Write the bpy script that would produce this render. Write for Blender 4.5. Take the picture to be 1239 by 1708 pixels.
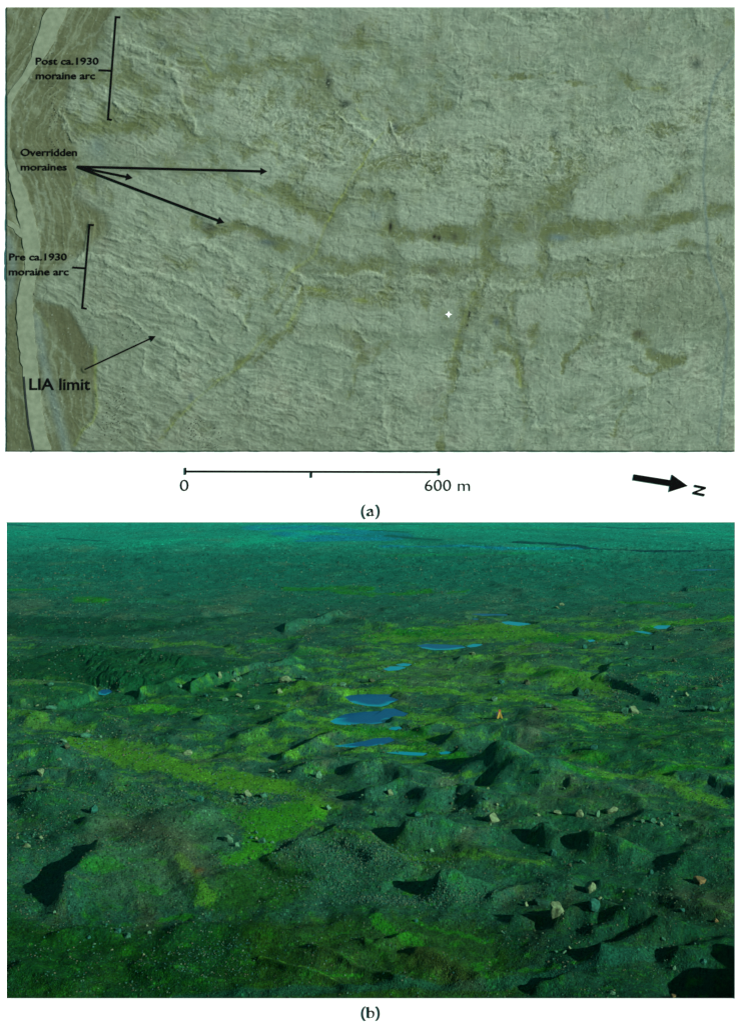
import bpy, math, random
import numpy as np
from mathutils import Vector

for o in list(bpy.data.objects):
    bpy.data.objects.remove(o)
scn = bpy.context.scene
COL = scn.collection

# ------------------------------------------------------------------ camera
F = 1670.0            # focal length in photo pixels (photo is 1239 x 1708)
PW, PH = 1239.0, 1708.0
CX, CY = 619.5, 854.0
CH = 38.0             # camera height above the plain
ASP = (742.0 / 1024.0) / (PW / PH)     # the render frame is a hair narrower than the photo
cam = bpy.data.cameras.new("camera")
camo = bpy.data.objects.new("camera", cam)
COL.objects.link(camo)
camo.location = (0, 0, CH)
camo.rotation_euler = (math.radians(90), 0, 0)
cam.sensor_fit = 'VERTICAL'
cam.sensor_height = 24.0
cam.lens = 24.0 * F / PH
cam.clip_start = 0.5
cam.clip_end = 60000
scn.camera = camo
scn.render.resolution_x = 742
scn.render.resolution_y = 1024

# ------------------------------------------------------------------ light
SUN_EL, SUN_AZ = math.radians(21), math.radians(26)
S = Vector((math.cos(SUN_EL) * math.cos(SUN_AZ), -math.cos(SUN_EL) * math.sin(SUN_AZ), math.sin(SUN_EL)))
world = bpy.data.worlds.new("World")
scn.world = world
world.use_nodes = True
nt = world.node_tree
nt.nodes.clear()
sky = nt.nodes.new("ShaderNodeTexSky")
sky.sky_type = 'NISHITA'
sky.sun_disc = False
sky.sun_elevation = SUN_EL
sky.sun_rotation = math.atan2(S.x, S.y)
bg = nt.nodes.new("ShaderNodeBackground")
bg.inputs[1].default_value = 0.05
wo = nt.nodes.new("ShaderNodeOutputWorld")
tint = nt.nodes.new("ShaderNodeMix"); tint.data_type = 'RGBA'; tint.blend_type = 'MULTIPLY'
tint.inputs[0].default_value = 1.0
tint.inputs[7].default_value = (.22, .85, .80, 1)
nt.links.new(sky.outputs[0], tint.inputs[6])
nt.links.new(tint.outputs[2], bg.inputs[0])
nt.links.new(bg.outputs[0], wo.inputs[0])
sun = bpy.data.lights.new("sun", 'SUN')
sun.energy = 5.0
sun.angle = math.radians(0.5)
sun.color = (1.0, 0.97, 0.92)
suno = bpy.data.objects.new("sun", sun)
COL.objects.link(suno)
suno.rotation_euler = S.to_track_quat('Z', 'Y').to_euler()
suno.location = (60, -20, 80)
scn.view_settings.view_transform = 'Standard'
scn.view_settings.look = 'None'
scn.view_settings.gamma = 1.0
scn.view_settings.exposure = 0.95
scn.cycles.volume_bounces = 0

# ------------------------------------------------------------------ helpers
def tag(o, label=None, cat=None, group=None, kind=None):
    if label: o["label"] = label
    if cat: o["category"] = cat
    if group: o["group"] = group
    if kind: o["kind"] = kind
    return o

def link(name, me, mat=None, parent=None):
    o = bpy.data.objects.new(name, me)
    COL.objects.link(o)
    if mat is not None:
        me.materials.append(mat)
    if parent is not None:
        o.parent = parent
    return o

def empty(name, loc):
    o = bpy.data.objects.new(name, None)
    COL.objects.link(o)
    o.location = loc
    o.empty_display_size = 0.2
    return o

def pydata(name, v, f, mat=None, parent=None):
    me = bpy.data.meshes.new(name)
    me.from_pydata([tuple(p) for p in v], [], [tuple(q) for q in f])
    me.update()
    return link(name, me, mat, parent)

def grid_mesh(name, P, color=None, smooth=True):
    """P: rows x cols x 3 numpy"""
    r, c, _ = P.shape
    me = bpy.data.meshes.new(name)
    me.vertices.add(r * c)
    me.vertices.foreach_set("co", P.reshape(-1).astype(np.float32))
    i = np.arange(r * c).reshape(r, c)
    q = np.stack([i[:-1, :-1], i[:-1, 1:], i[1:, 1:], i[1:, :-1]], -1).reshape(-1, 4)
    n = len(q)
    me.loops.add(n * 4)
    me.loops.foreach_set("vertex_index", q.reshape(-1).astype(np.int32))
    me.polygons.add(n)
    me.polygons.foreach_set("loop_start", (np.arange(n) * 4).astype(np.int32))
    me.polygons.foreach_set("loop_total", np.full(n, 4, np.int32))
    me.polygons.foreach_set("use_smooth", np.full(n, smooth, bool))
    me.update(calc_edges=True)
    if color is not None:
        a = me.color_attributes.new("col", 'FLOAT_COLOR', 'POINT')
        cc = np.ones((r * c, 4), np.float32)
        cc[:, :3] = np.clip(color.reshape(-1, 3), 0.0005, 1)
        a.data.foreach_set("color", cc.reshape(-1))
    return me

def mat_new(name, color=(0.5, 0.5, 0.5), rough=0.9, spec=0.2):
    m = bpy.data.materials.new(name)
    m.use_nodes = True
    b = m.node_tree.nodes["Principled BSDF"]
    b.inputs["Base Color"].default_value = (*color, 1)
    b.inputs["Roughness"].default_value = rough
    b.inputs["Specular IOR Level"].default_value = spec
    return m, m.node_tree, b

def _hash(ix, iy, seed):
    h = (ix.astype(np.int64) * 374761393 + iy.astype(np.int64) * 668265263 + seed * 1274126177) & 0xffffffff
    h = ((h ^ (h >> 13)) * 1274126177) & 0xffffffff
    return ((h ^ (h >> 16)) & 0xffffffff) / 4294967295.0

def noise(x, y, seed=0):
    ix = np.floor(x); iy = np.floor(y)
    fx = x - ix; fy = y - iy
    ix = ix.astype(np.int64); iy = iy.astype(np.int64)
    out = 0.0
    u = fx * fx * fx * (fx * (fx * 6 - 15) + 10); v = fy * fy * fy * (fy * (fy * 6 - 15) + 10)
    def g(dx, dy):
        a = _hash(ix + dx, iy + dy, seed) * 2 * math.pi
        return np.cos(a) * (fx - dx) + np.sin(a) * (fy - dy)
    a = g(0, 0); b = g(1, 0); c = g(0, 1); d = g(1, 1)
    return ((a + (b - a) * u) * (1 - v) + (c + (d - c) * u) * v) * 1.5      # about -1..1

def fbm(x, y, octv=4, seed=0, gain=0.5, ridged=False):
    s = 0.0; a = 1.0; t = 0.0
    for k in range(octv):
        n = noise(x * 2 ** k + 17.3 * k, y * 2 ** k - 9.1 * k, seed + k)
        if ridged: n = 1 - 2 * np.sqrt(n * n + .006)
        s = s + a * n; t += a; a *= gain
    return s / t

def sstep(a, b, x):
    t = np.clip((x - a) / (b - a), 0, 1)
    return t * t * (3 - 2 * t)

def seg_dist(px, py, pts, ys=1.0):
    d = np.full(px.shape, 1e9)
    for (x0, y0), (x1, y1) in zip(pts[:-1], pts[1:]):
        dx, dy = x1 - x0, (y1 - y0) * ys
        L = dx * dx + dy * dy + 1e-9
        t = np.clip(((px - x0) * dx + (py - y0) * ys * dy) / L, 0, 1)
        d = np.minimum(d, np.hypot(px - x0 - t * dx, (py - y0) * ys - t * dy))
    return d

def line_mask(px, py, pts, w, ys=1.0, soft=1.0):
    """1 on the polyline, falling to 0 at distance w (+soft)"""
    out = np.zeros(px.shape)
    xs = [p[0] for p in pts]; yy = [p[1] for p in pts]; R = 2.6 * w
    m = (px > min(xs) - R) & (px < max(xs) + R) & (py > min(yy) - R / ys) & (py < max(yy) + R / ys)
    if m.any():
        d = seg_dist(px[m], py[m], pts, ys)
        out[m] = np.exp(-(d / w) ** 2)
    return out

def ridge_mask(px, py, pts, w, ys, right=1.75):
    out = np.zeros(px.shape)
    xs = [p[0] for p in pts]; yy = [p[1] for p in pts]; R = 2.6 * w * right
    m = (px > min(xs) - R) & (px < max(xs) + R) & (py > min(yy) - R / ys) & (py < max(yy) + R / ys)
    if not m.any(): return out
    x = px[m]; y = py[m]; best = np.full(x.shape, 1e9)
    for (x0, y0), (x1, y1) in zip(pts[:-1], pts[1:]):
        dx, dy = x1 - x0, (y1 - y0) * ys
        t = np.clip(((x - x0) * dx + (y - y0) * ys * dy) / (dx * dx + dy * dy + 1e-9), 0, 1)
        ex = x - x0 - t * dx; ey = (y - y0) * ys - t * dy
        best = np.minimum(best, np.hypot(np.where(ex > 0, ex / right, ex / .8), ey))
    out[m] = np.exp(-(best / w) ** 2)
    return out

def poly_mask(px, py, poly, soft, ys=1.0):
    """signed distance to a closed polygon turned into a 0..1 mask"""
    out = np.zeros(px.shape)
    xs = [p[0] for p in poly]; yy = [p[1] for p in poly]
    m = (px > min(xs) - soft) & (px < max(xs) + soft) & (py > min(yy) - soft / ys) & (py < max(yy) + soft / ys)
    if not m.any(): return out
    x = px[m]; y = py[m]
    ins = np.zeros(x.shape, bool)
    P = list(poly) + [poly[0]]
    for (x0, y0), (x1, y1) in zip(P[:-1], P[1:]):
        if y0 == y1: continue
        c = ((y0 > y) != (y1 > y)) & (x < (x1 - x0) * (y - y0) / (y1 - y0) + x0)
        ins ^= c
    d = seg_dist(x, y, P, ys)
    sd = np.where(ins, d, -d)
    out[m] = sstep(-soft, soft, sd)
    return out

def mixc(c, col, m):
    m = np.clip(m, 0, 1)[..., None]
    return c * (1 - m) + np.array(col) * m

def srgb(r, g, b):
    def f(v):
        v /= 255.0
        return v / 12.92 if v <= 0.04045 else ((v + 0.055) / 1.055) ** 2.4
    return (f(r), f(g), f(b))

# ==================================================================
#  THE WHITE BOARD  (a free-standing board, 20 m in front of the camera)
# ==================================================================
BD = 20.0
K = BD / F                                    # metres per photo pixel on the board
def bx_(px): return (px - CX) * K * ASP
def bz_(py): return CH - (py - CY) * K

white, wnt, wb = mat_new("white_board_paint", (0.87, 0.87, 0.87), 0.85, 0.1)
steel, _, _ = mat_new("board_steel", (0.35, 0.36, 0.36), 0.5, 0.4)
ink, _, _ = mat_new("black_lettering", (0.0035, 0.0035, 0.004), 0.9, 0.0)

board = empty("display_board", (0, BD, 27.0))
tag(board, "large white display board with relief map above and wide viewing opening below", "display board")

def box_vf(x0, x1, y0, y1, z0, z1):
    v = [(x, y, z) for x in (x0, x1) for y in (y0, y1) for z in (z0, z1)]
    f = [(0, 1, 3, 2), (4, 6, 7, 5), (0, 4, 5, 1), (2, 3, 7, 6), (0, 2, 6, 4), (1, 5, 7, 3)]
    return v, f
def board_panel():
    xo0, xo1 = bx_(-130), bx_(1370)
    zo1, zo0 = bz_(-130), bz_(1745)
    xi0, xi1, zi1, zi0 = bx_(10.2), bx_(1225.5), bz_(871), bz_(1666)
    th = 0.022
    v = []
    for y in (BD, BD + th):
        v += [(xo0, y, zo0), (xo1, y, zo0), (xo1, y, zo1), (xo0, y, zo1),
              (xi0, y, zi0), (xi1, y, zi0), (xi1, y, zi1), (xi0, y, zi1)]
    f = []
    for k in range(4):
        a, b = k, (k + 1) % 4
        f.append((a, b, b + 4, a + 4))
        f.append((a + 8, a + 12, b + 12, b + 8))
        f.append((a, a + 8, b + 8, b))
        f.append((a + 4, b + 4, b + 12, a + 12))
    v = [(x, y - BD, z - 27.0) for x, y, z in v]
    pydata("board_panel", v, f, white, board)
    for sx in (-1, 1):
        bvx = sx * (bx_(1340))
        vv, ff = box_vf(bvx - 0.15, bvx + 0.15, 0.03, 0.33, -1.5, zo1 - 27.0 - 0.1)
        pydata("post", vv, ff, steel, board)
board_panel()

def flat_shape(name, polys, parent, depth, base_y, mat=ink, loc=(0, 0, 0)):
    """extruded outlines given in photo pixels, standing proud of the board"""
    v, f = [], []
    for pl in polys:
        n = len(pl); s = len(v)
        q = base_y / BD
        for (x, y) in pl: v.append((bx_(x) * q - loc[0], base_y - depth - loc[1], CH + (bz_(y) - CH) * q - loc[2]))
        for (x, y) in pl: v.append((bx_(x) * q - loc[0], base_y - loc[1], CH + (bz_(y) - CH) * q - loc[2]))
        f.append(tuple(range(s, s + n)))
        for k in range(n):
            f.append((s + k, s + n + k, s + n + (k + 1) % n, s + (k + 1) % n))
    me = bpy.data.meshes.new(name)
    me.from_pydata(v, [], f)
    me.update()
    return link(name, me, mat, parent)

def stroke(pts, w):
    """mitred outline of an open polyline"""
    L, R = [], []
    n = len(pts)
    for i, (x, y) in enumerate(pts):
        if i == 0: d = (pts[1][0] - x, pts[1][1] - y)
        elif i == n - 1: d = (x - pts[i - 1][0], y - pts[i - 1][1])
        else:
            a = np.array((x - pts[i-1][0], y - pts[i-1][1]), float); a /= np.hypot(*a)
            b = np.array((pts[i+1][0] - x, pts[i+1][1] - y), float); b /= np.hypot(*b)
            d = tuple(a + b)
            c = max(0.5, np.hypot(*d) / 2)
            l = math.hypot(*d); nx, ny = -d[1] / l, d[0] / l
            L.append((x + nx * w / 2 / c, y + ny * w / 2 / c)); R.append((x - nx * w / 2 / c, y - ny * w / 2 / c))
            continue
        l = math.hypot(*d); nx, ny = -d[1] / l, d[0] / l
        L.append((x + nx * w / 2, y + ny * w / 2)); R.append((x - nx * w / 2, y - ny * w / 2))
    return L + R[::-1]

def arrow_poly(x0, y0, x1, y1, w, hl, hw):
    L = math.hypot(x1 - x0, y1 - y0); ux, uy = (x1 - x0) / L, (y1 - y0) / L; nx, ny = -uy, ux
    mx, my = x1 - ux * hl, y1 - uy * hl
    return [(x0 + nx*w/2, y0 + ny*w/2), (mx + nx*w/2, my + ny*w/2), (mx + nx*hw, my + ny*hw), (x1, y1),
            (mx - nx*hw, my - ny*hw), (mx - nx*w/2, my - ny*w/2), (x0 - nx*w/2, y0 - ny*w/2)]

def lettering(text, x0, x1, top, base, bold, parent, base_y, loc, depth=0.005):
    cu = bpy.data.curves.new("lettering", 'FONT')
    cu.body = text
    cu.size = 1.0
    cu.offset = bold
    cu.resolution_u = 3
    tmp = bpy.data.objects.new("lettering", cu)
    COL.objects.link(tmp)
    dg = bpy.context.evaluated_depsgraph_get()
    me = bpy.data.meshes.new_from_object(tmp.evaluated_get(dg))
    bpy.data.objects.remove(tmp)
    n = len(me.vertices)
    co = np.zeros(n * 3); me.vertices.foreach_get("co", co); co = co.reshape(-1, 3)
    capm = 0.729 + 2 * bold if any(c.isupper() or c.isdigit() for c in text) else 0.729 + 2 * bold
    xa, xb = co[:, 0].min(), co[:, 0].max()
    X = x0 + (co[:, 0] - xa) / (xb - xa) * (x1 - x0)
    hcap = CAPH + 2 * bold
    Y = base - (co[:, 1] + bold) / hcap * (base - top)
    q = base_y / BD
    out = np.stack([(X - CX) * K * ASP * q - loc[0], np.full(n, base_y - depth - loc[1]), CH - (Y - CY) * K * q - loc[2]], -1)
    loops = [list(p.vertices) for p in me.polygons]
    bpy.data.meshes.remove(me)
    iv = sorted((min(co[i, 0] for i in l), max(co[i, 0] for i in l), k) for k, l in enumerate(loops))
    words, end = [[]], iv[0][1]
    for a_, b_, k in iv:
        if a_ > end + .16: words.append([])
        words[-1].append(k); end = max(end, b_)
    for wd in words:                      # one mesh for each word
        ids = sorted({i for k in wd for i in loops[k]}); mp_ = {i: j for j, i in enumerate(ids)}
        m2 = bpy.data.meshes.new("lettering")
        m2.from_pydata([tuple(out[i]) for i in ids], [], [[mp_[i] for i in loops[k]] for k in wd])
        m2.update()
        link("lettering", m2, ink, parent)

# measure the cap height of the built-in font
_c = bpy.data.curves.new("m", 'FONT'); _c.body = "H"; _c.size = 1
_o = bpy.data.objects.new("m", _c); COL.objects.link(_o)
_m = bpy.data.meshes.new_from_object(_o.evaluated_get(bpy.context.evaluated_depsgraph_get()))
CAPH = max(v.co.y for v in _m.vertices)
bpy.data.objects.remove(_o); bpy.data.meshes.remove(_m); bpy.data.curves.remove(_c)

BL = (0, BD, 27.0)
# scale bar, captions and north arrow printed on the board
flat_shape("scale_bar", [stroke([(309, 786.2), (733, 787.2)], 3.2)], board, 0.010, BD, loc=BL)
for x, y0, y1 in ((309.5, 780, 791.5), (519.5, 788.6, 796.5), (732.5, 781, 792.5)):
    flat_shape("tick", [stroke([(x, y0), (x, y1)], 3.0)], board, 0.014, BD, loc=BL)
lettering("0", 300.2, 315, 800, 819, 0.0, board, BD, BL)
lettering("600 m", 708.5, 784, 800, 819, 0.0, board, BD, BL)
Z8 = lambda x, y: (1000 + x * 0.1929, 750 + y * 0.1929)
flat_shape("north_arrow", [[Z8(*p) for p in ((297, 212), (615, 263), (625, 215), (763, 314), (598, 367), (607, 315), (287, 263))]], board, 0.012, BD, loc=BL)
flat_shape("north_letter", [[Z8(*p) for p in ((822, 302), (919, 322), (917, 341), (842, 370), (908, 382), (904, 403), (806, 382), (809, 363), (885, 334), (819, 321))]], board, 0.012, BD, loc=BL)

def arc(cx, cy, rx, ry, a0, a1, n=10):
    return [(cx + rx * math.cos(math.radians(a0 + (a1 - a0) * i / n)), cy + ry * math.sin(math.radians(a0 + (a1 - a0) * i / n))) for i in range(n + 1)]
def caption(x0, y0, letter):
    """'(a)' / '(b)' in a bold text face, about 31 x 26 px, built stroke by stroke"""
    W = 31.0
    pl = []
    lp = arc(x0 + 9, y0 + 13, 8.6, 13.2, 112, 248) 
    ln = arc(x0 + 10.2, y0 + 13, 7.4, 12.6, 248, 112)
    flat_shape("lettering", [lp + ln], board, 0.012, BD, loc=BL)
    rp = arc(x0 + W - 9, y0 + 13, 8.6, 13.2, -68, 68)
    rn = arc(x0 + W - 10.2, y0 + 13, 7.4, 12.6, 68, -68)
    flat_shape("lettering", [rp + rn], board, 0.012, BD, loc=BL)
    if letter == "a":
        body = [(9.6, 11.2), (10.4, 9.2), (13.0, 7.8), (15.6, 7.6), (18.2, 8.4), (19.3, 10.4), (19.4, 16.6), (20.0, 18.2), (21.6, 18.3),
                (21.4, 19.4), (18.6, 20.2), (16.9, 18.8), (14.6, 20.2), (11.6, 20.2), (9.4, 18.6), (9.2, 16.2), (10.6, 14.2), (13.4, 13.1), (16.2, 12.4),
                (16.2, 10.6), (15.0, 9.2), (13.4, 9.6), (12.6, 11.4)]
        # counter cut in from the right of the bowl
        body2 = body[:]
        flat_shape("lettering", [[(x0 + a, y0 + b) for a, b in body2]], board, 0.012, BD, loc=BL)
        flat_shape("letter_counter", [[(x0 + a, y0 + b) for a, b in ((16.2, 13.9), (16.2, 17.4), (14.8, 18.6), (13.0, 18.2), (12.5, 16.4), (13.5, 14.8))]], board, 0.014, BD, white, loc=BL)
    else:
        body = [(8.4, 2.2), (12.6, 1.4), (12.8, 8.8), (15.0, 7.8), (18.4, 8.0), (21.2, 10.2), (21.8, 13.6), (20.8, 17.2), (18.0, 19.8), (14.4, 20.4),
                (9.8, 19.4), (9.6, 3.9), (8.3, 3.4)]
        flat_shape("lettering", [[(x0 + a, y0 + b) for a, b in body]], board, 0.012, BD, loc=BL)
        flat_shape("letter_counter", [[(x0 + a, y0 + b) for a, b in ((12.8, 10.6), (15.2, 9.8), (17.6, 11.2), (18.3, 14.2), (17.2, 17.6), (15.0, 18.9), (12.8, 18.2))]], board, 0.014, BD, white, loc=BL)
caption(603, 840.5, "a")
caption(603, 1677.5, "b")

# ==================================================================
#  THE RELIEF MAP on the board
# ==================================================================
def relief_map():
    t = empty("relief_map", (0, BD, bz_(753)))
    tag(t, "grey green relief map of curved moraine ridges mounted on the white board", "relief map")
    loc = (0, BD, bz_(753))
    xs = np.linspace(10.2, 1225.5, 1080); ys = np.linspace(12.2, 753.3, 660)
    PX0, PY0 = np.meshgrid(xs, ys)
    n = lambda s, sd, o=4, g=.5: fbm(PX0 / s, PY0 / s, o, sd, g)
    PX = PX0 + 20 * n(46, 1, 5, .6) + 3.5 * n(9, 2, 3); PY = PY0 + 15 * n(46, 5, 5, .6) + 3.5 * n(9, 6, 3)
    QX = PX0 + 3 * n(26, 11); QY = PY0 + 3 * n(26, 15)
    h = np.zeros(PX.shape)
    g1 = n(90, 21, 5); g2 = n(22, 31, 5, .6); g3 = n(5, 41, 3, .7)
    # drumlin-like fluting, nearly vertical
    fl = fbm((PX0 + 0.12 * PY0) / 4.2, PY0 / 85, 3, 51, .6)
    flm = sstep(300, 700, PX0) * (1 - 0.5 * sstep(470, 600, PY0))
    c = np.zeros(PX.shape + (3,)) + np.array(srgb(127, 139, 119))
    c = mixc(c, srgb(142, 150, 130), sstep(-.3, .5, g1 + .5 * g2) * .8)
    c = mixc(c, srgb(122, 134, 120), sstep(.1, .6, n(60, 61, 4)) * .6)
    c = mixc(c, srgb(140, 138, 120), sstep(.05, .5, n(70, 67, 4)) * .55)
    c = mixc(c, srgb(110, 112, 88), sstep(60, 420, PX0) * 0 + (1 - sstep(150, 420, PX0)) * .35)
    c = mixc(c, srgb(112, 112, 92), sstep(560, 740, PY0) * (1 - sstep(500, 900, PX0)) * .35)
    h += 5 * g1 + 2.6 * g2 + .6 * g3
    h += fl * .5 * flm
    c = mixc(c, srgb(158, 166, 146), sstep(.1, .6, fl) * flm * .45)
    c = mixc(c, srgb(112, 124, 110), sstep(.1, .6, -fl) * flm * .45)
    A = PY0 + 90 * ((PX0 - 720) / 520) ** 2 + 10 * n(60, 191, 3)
    den = sstep(-.4, .5, n(120, 195, 3))
    ar = fbm(PX0 / 46, A / 12, 5, 201, .62, True)
    ar2 = fbm(PX0 / 20 + 7, A / 8, 4, 211, .65, True)
    h += (5.0 * ar + 2.6 * ar2) * (.45 + .55 * den)
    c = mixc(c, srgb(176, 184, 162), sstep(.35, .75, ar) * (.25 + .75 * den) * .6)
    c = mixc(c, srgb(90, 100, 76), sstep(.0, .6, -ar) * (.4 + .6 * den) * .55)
    WX = PX0 + 16 * n(40, 241, 3); WA = A + 12 * n(40, 245, 3)
    ar3 = fbm(WX / 62, WA / 24, 4, 251, .5, True)
    h += 6.5 * ar3 * (.3 + .7 * den)
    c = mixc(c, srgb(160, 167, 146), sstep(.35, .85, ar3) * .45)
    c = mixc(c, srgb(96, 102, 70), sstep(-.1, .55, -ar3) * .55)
    olive = np.zeros(PX.shape)
    OL = srgb(104, 110, 66)
    def ol(pts, w, k=1.0):
        nonlocal olive
        steep = abs(pts[-1][1] - pts[0][1]) > 1.3 * abs(pts[-1][0] - pts[0][0])
        olive = np.maximum(olive, k * (1.15 if steep and w < 10 else .75 if steep else 1) * line_mask(PX, PY, pts, w * (1.15 if steep else 1.35)))
    for pts, w, k in [
        ([(340, 134), (380, 124), (420, 118), (455, 103), (500, 110), (538, 124)], 15, 1), ([(335, 20), (345, 60), (350, 100), (385, 140)], 13, .8),
        ([(575, 90), (600, 70), (625, 58)], 20, .85), ([(220, 22), (290, 18), (330, 30)], 12, .7), ([(235, 145), (262, 150)], 16, .8),
        ([(130, 205), (165, 218), (190, 205), (215, 215), (270, 205)], 14, .85), ([(150, 160), (165, 190)], 16, .7), ([(215, 45), (300, 60), (330, 90)], 12, .5),
        ([(500, 165), (528, 178)], 14, .8), ([(470, 205), (500, 212), (550, 218)], 12, .7), ([(480, 240), (510, 248), (535, 265)], 13, .85),
        ([(590, 165), (615, 162), (640, 175), (655, 200)], 8, .8), ([(585, 245), (610, 255), (620, 275), (590, 300), (580, 320)], 22, .9),
        ([(625, 268), (660, 275), (700, 262), (745, 262)], 12, .8), ([(710, 278), (725, 285)], 14, .8), ([(620, 330), (640, 335)], 18, .95),
        ([(730, 14), (722, 60), (715, 90), (735, 130), (720, 160), (728, 185)], 12, .65), ([(728, 165), (715, 190), (690, 207), (655, 222)], 9, .9), ([(735, 165), (745, 172)], 14, .85),
        ([(620, 235), (600, 280), (580, 310), (558, 345), (540, 380)], 8, .9), ([(465, 315), (485, 335), (530, 360), (550, 370)], 15, .85),
        ([(310, 250), (360, 240), (420, 250)], 16, .6), ([(260, 265), (330, 290), (400, 300)], 14, .5),
        ([(325, 370), (350, 384), (392, 380), (430, 392), (468, 410)], 9, 1), ([(485, 405), (500, 425), (540, 436), (580, 446), (625, 440)], 12, .95), ([(495, 410), (510, 420)], 16, .9),
        ([(650, 345), (655, 380)], 4, .4), ([(645, 384), (690, 394), (740, 390), (775, 398)], 13, 1), ([(795, 385), (812, 372)], 12, .8),
        ([(640, 440), (670, 450), (700, 445)], 9, .9), ([(705, 450), (735, 445), (760, 452)], 11, .85), ([(812, 345), (818, 380), (806, 410), (814, 445)], 8, .8), ([(782, 448), (812, 440), (845, 452)], 11, .9),
        ([(820, 400), (860, 375), (900, 345), (935, 325), (955, 290), (965, 262)], 17, .95), ([(905, 392), (950, 382), (1010, 385), (1070, 378)], 15, 1),
        ([(1080, 375), (1110, 372), (1150, 360)], 10, .85), ([(1185, 350), (1226, 345)], 9, .8), ([(900, 395), (905, 430), (900, 458)], 10, .95), ([(830, 455), (880, 448)], 6, .8),
        ([(1112, 315), (1128, 308), (1146, 295)], 11, .9), ([(1075, 340), (1090, 325)], 10, .7), ([(1185, 290)] * 2, 14, .6),
        ([(1030, 128), (1055, 142), (1085, 152), (1110, 148), (1132, 135)], 8, .9), ([(985, 228), (1040, 222), (1090, 222), (1115, 218), (1160, 195), (1200, 175)], 12, .75),
        ([(820, 245), (840, 262), (832, 290)], 16, .8), ([(955, 250), (965, 285)], 13, .7), ([(918, 235), (925, 260), (922, 285), (910, 300)], 6, .9), ([(820, 310), (860, 300)], 12, .6),
        ([(1215, 200), (1226, 190)], 9, .6), ([(1205, 25), (1226, 40)], 14, .7), ([(1140, 45), (1180, 55)], 8, .5), ([(940, 45), (970, 60)], 10, .5), ([(1080, 30), (1078, 75)], 7, .5),
        ([(820, 125), (850, 135), (890, 125), (925, 120)], 4, .8), ([(940, 140), (985, 142)], 4, .6), ([(820, 98), (880, 98)], 3, .5),
        ([(510, 485), (550, 488), (600, 500), (635, 506), (650, 490), (655, 450)], 9, 1), ([(600, 510), (645, 505)], 12, .8), ([(560, 480), (590, 482)], 9, .7),
        ([(520, 400), (522, 430), (490, 462), (475, 500), (455, 545), (425, 585), (380, 625), (330, 665), (270, 725)], 7, .85),
        ([(440, 455), (460, 475), (445, 500)], 9, .7), ([(500, 500), (490, 530), (465, 560), (430, 600)], 7, .85), ([(450, 540), (445, 590)], 13, .6),
        ([(575, 560), (600, 570), (604, 600)], 16, .9), ([(600, 600), (590, 640), (580, 665)], 6, .6), ([(640, 570), (620, 590)], 6, .7),
        ([(815, 450), (800, 480), (785, 510), (765, 550), (755, 600), (750, 650), (735, 700), (728, 752)], 8, 1), ([(782, 500), (785, 535)], 15, .9),
        ([(700, 490), (705, 510)], 8, .7), ([(738, 520), (745, 530)], 10, .8), ([(780, 590), (800, 588)], 8, .6), ([(790, 612), (830, 605)], 7, .6),
        ([(900, 460), (858, 478), (848, 510), (846, 560), (852, 580)], 6, .9), ([(825, 535), (830, 540)], 10, .8), ([(832, 578), (852, 584), (880, 578)], 12, .95),
        ([(860, 595), (868, 640), (872, 690), (868, 752)], 9, .9), ([(885, 553), (890, 550)], 9, .9), ([(985, 480), (987, 520)], 5, .8), ([(1000, 560), (970, 568), (945, 592), (940, 625)], 4, .8),
        ([(1060, 560), (1080, 568)], 12, .95), ([(1080, 592), (1110, 600), (1135, 597)], 9, 1), ([(1055, 612), (1080, 632), (1090, 625), (1105, 605)], 5, .9), ([(1088, 630), (1085, 645), (1070, 650)], 4, .8),
        ([(1055, 650), (1050, 670), (1030, 700), (1020, 720)], 5, .6), ([(985, 440), (1010, 440)], 8, .9), ([(1030, 440), (1040, 438)], 6, .8), ([(930, 465), (975, 460), (995, 452)], 5, .9),
        ([(1135, 408), (1155, 405)], 9, .9), ([(1150, 455), (1145, 470)], 7, .6), ([(1195, 400)] * 2, 7, .7), ([(955, 675), (985, 668)], 5, .6), ([(1095, 500), (1090, 520)], 5, .6),
        ([(290, 430), (330, 445)], 9, .8), ([(375, 455), (390, 490)], 8, .7), ([(420, 500), (400, 560)], 7, .5), ([(180, 370), (160, 400)], 14, .7)]:
        ol(pts, w, k)
    upl = line_mask(PX0, PY0, [(150, 130), (300, 110), (520, 130), (600, 200)], 150)
    free = sstep(.14, .5, n(58, 131, 5, .62) + .35 * g2 + .26 * upl) * (sstep(0, 60, PY0 - 20) * (1 - sstep(300, 420, PY0)) * (1 - .6 * sstep(450, 800, PX0)))
    olive = olive * np.clip(.82 + .9 * n(64, 231, 3), .45, 1.15)
    olm = np.maximum(sstep(.16, 1.0, olive + .62 * g2 + .45 * n(34, 171, 4, .6) + .28 * g3) * sstep(.03, .2, olive), .8 * free)
    olm0 = olm
    # pale fluted hill blocks
    blk = np.zeros(PX.shape)
    BX = PX0 + 9 * n(30, 141, 4, .55); BY = PY0 + 8 * n(30, 145, 4, .55)
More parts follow.
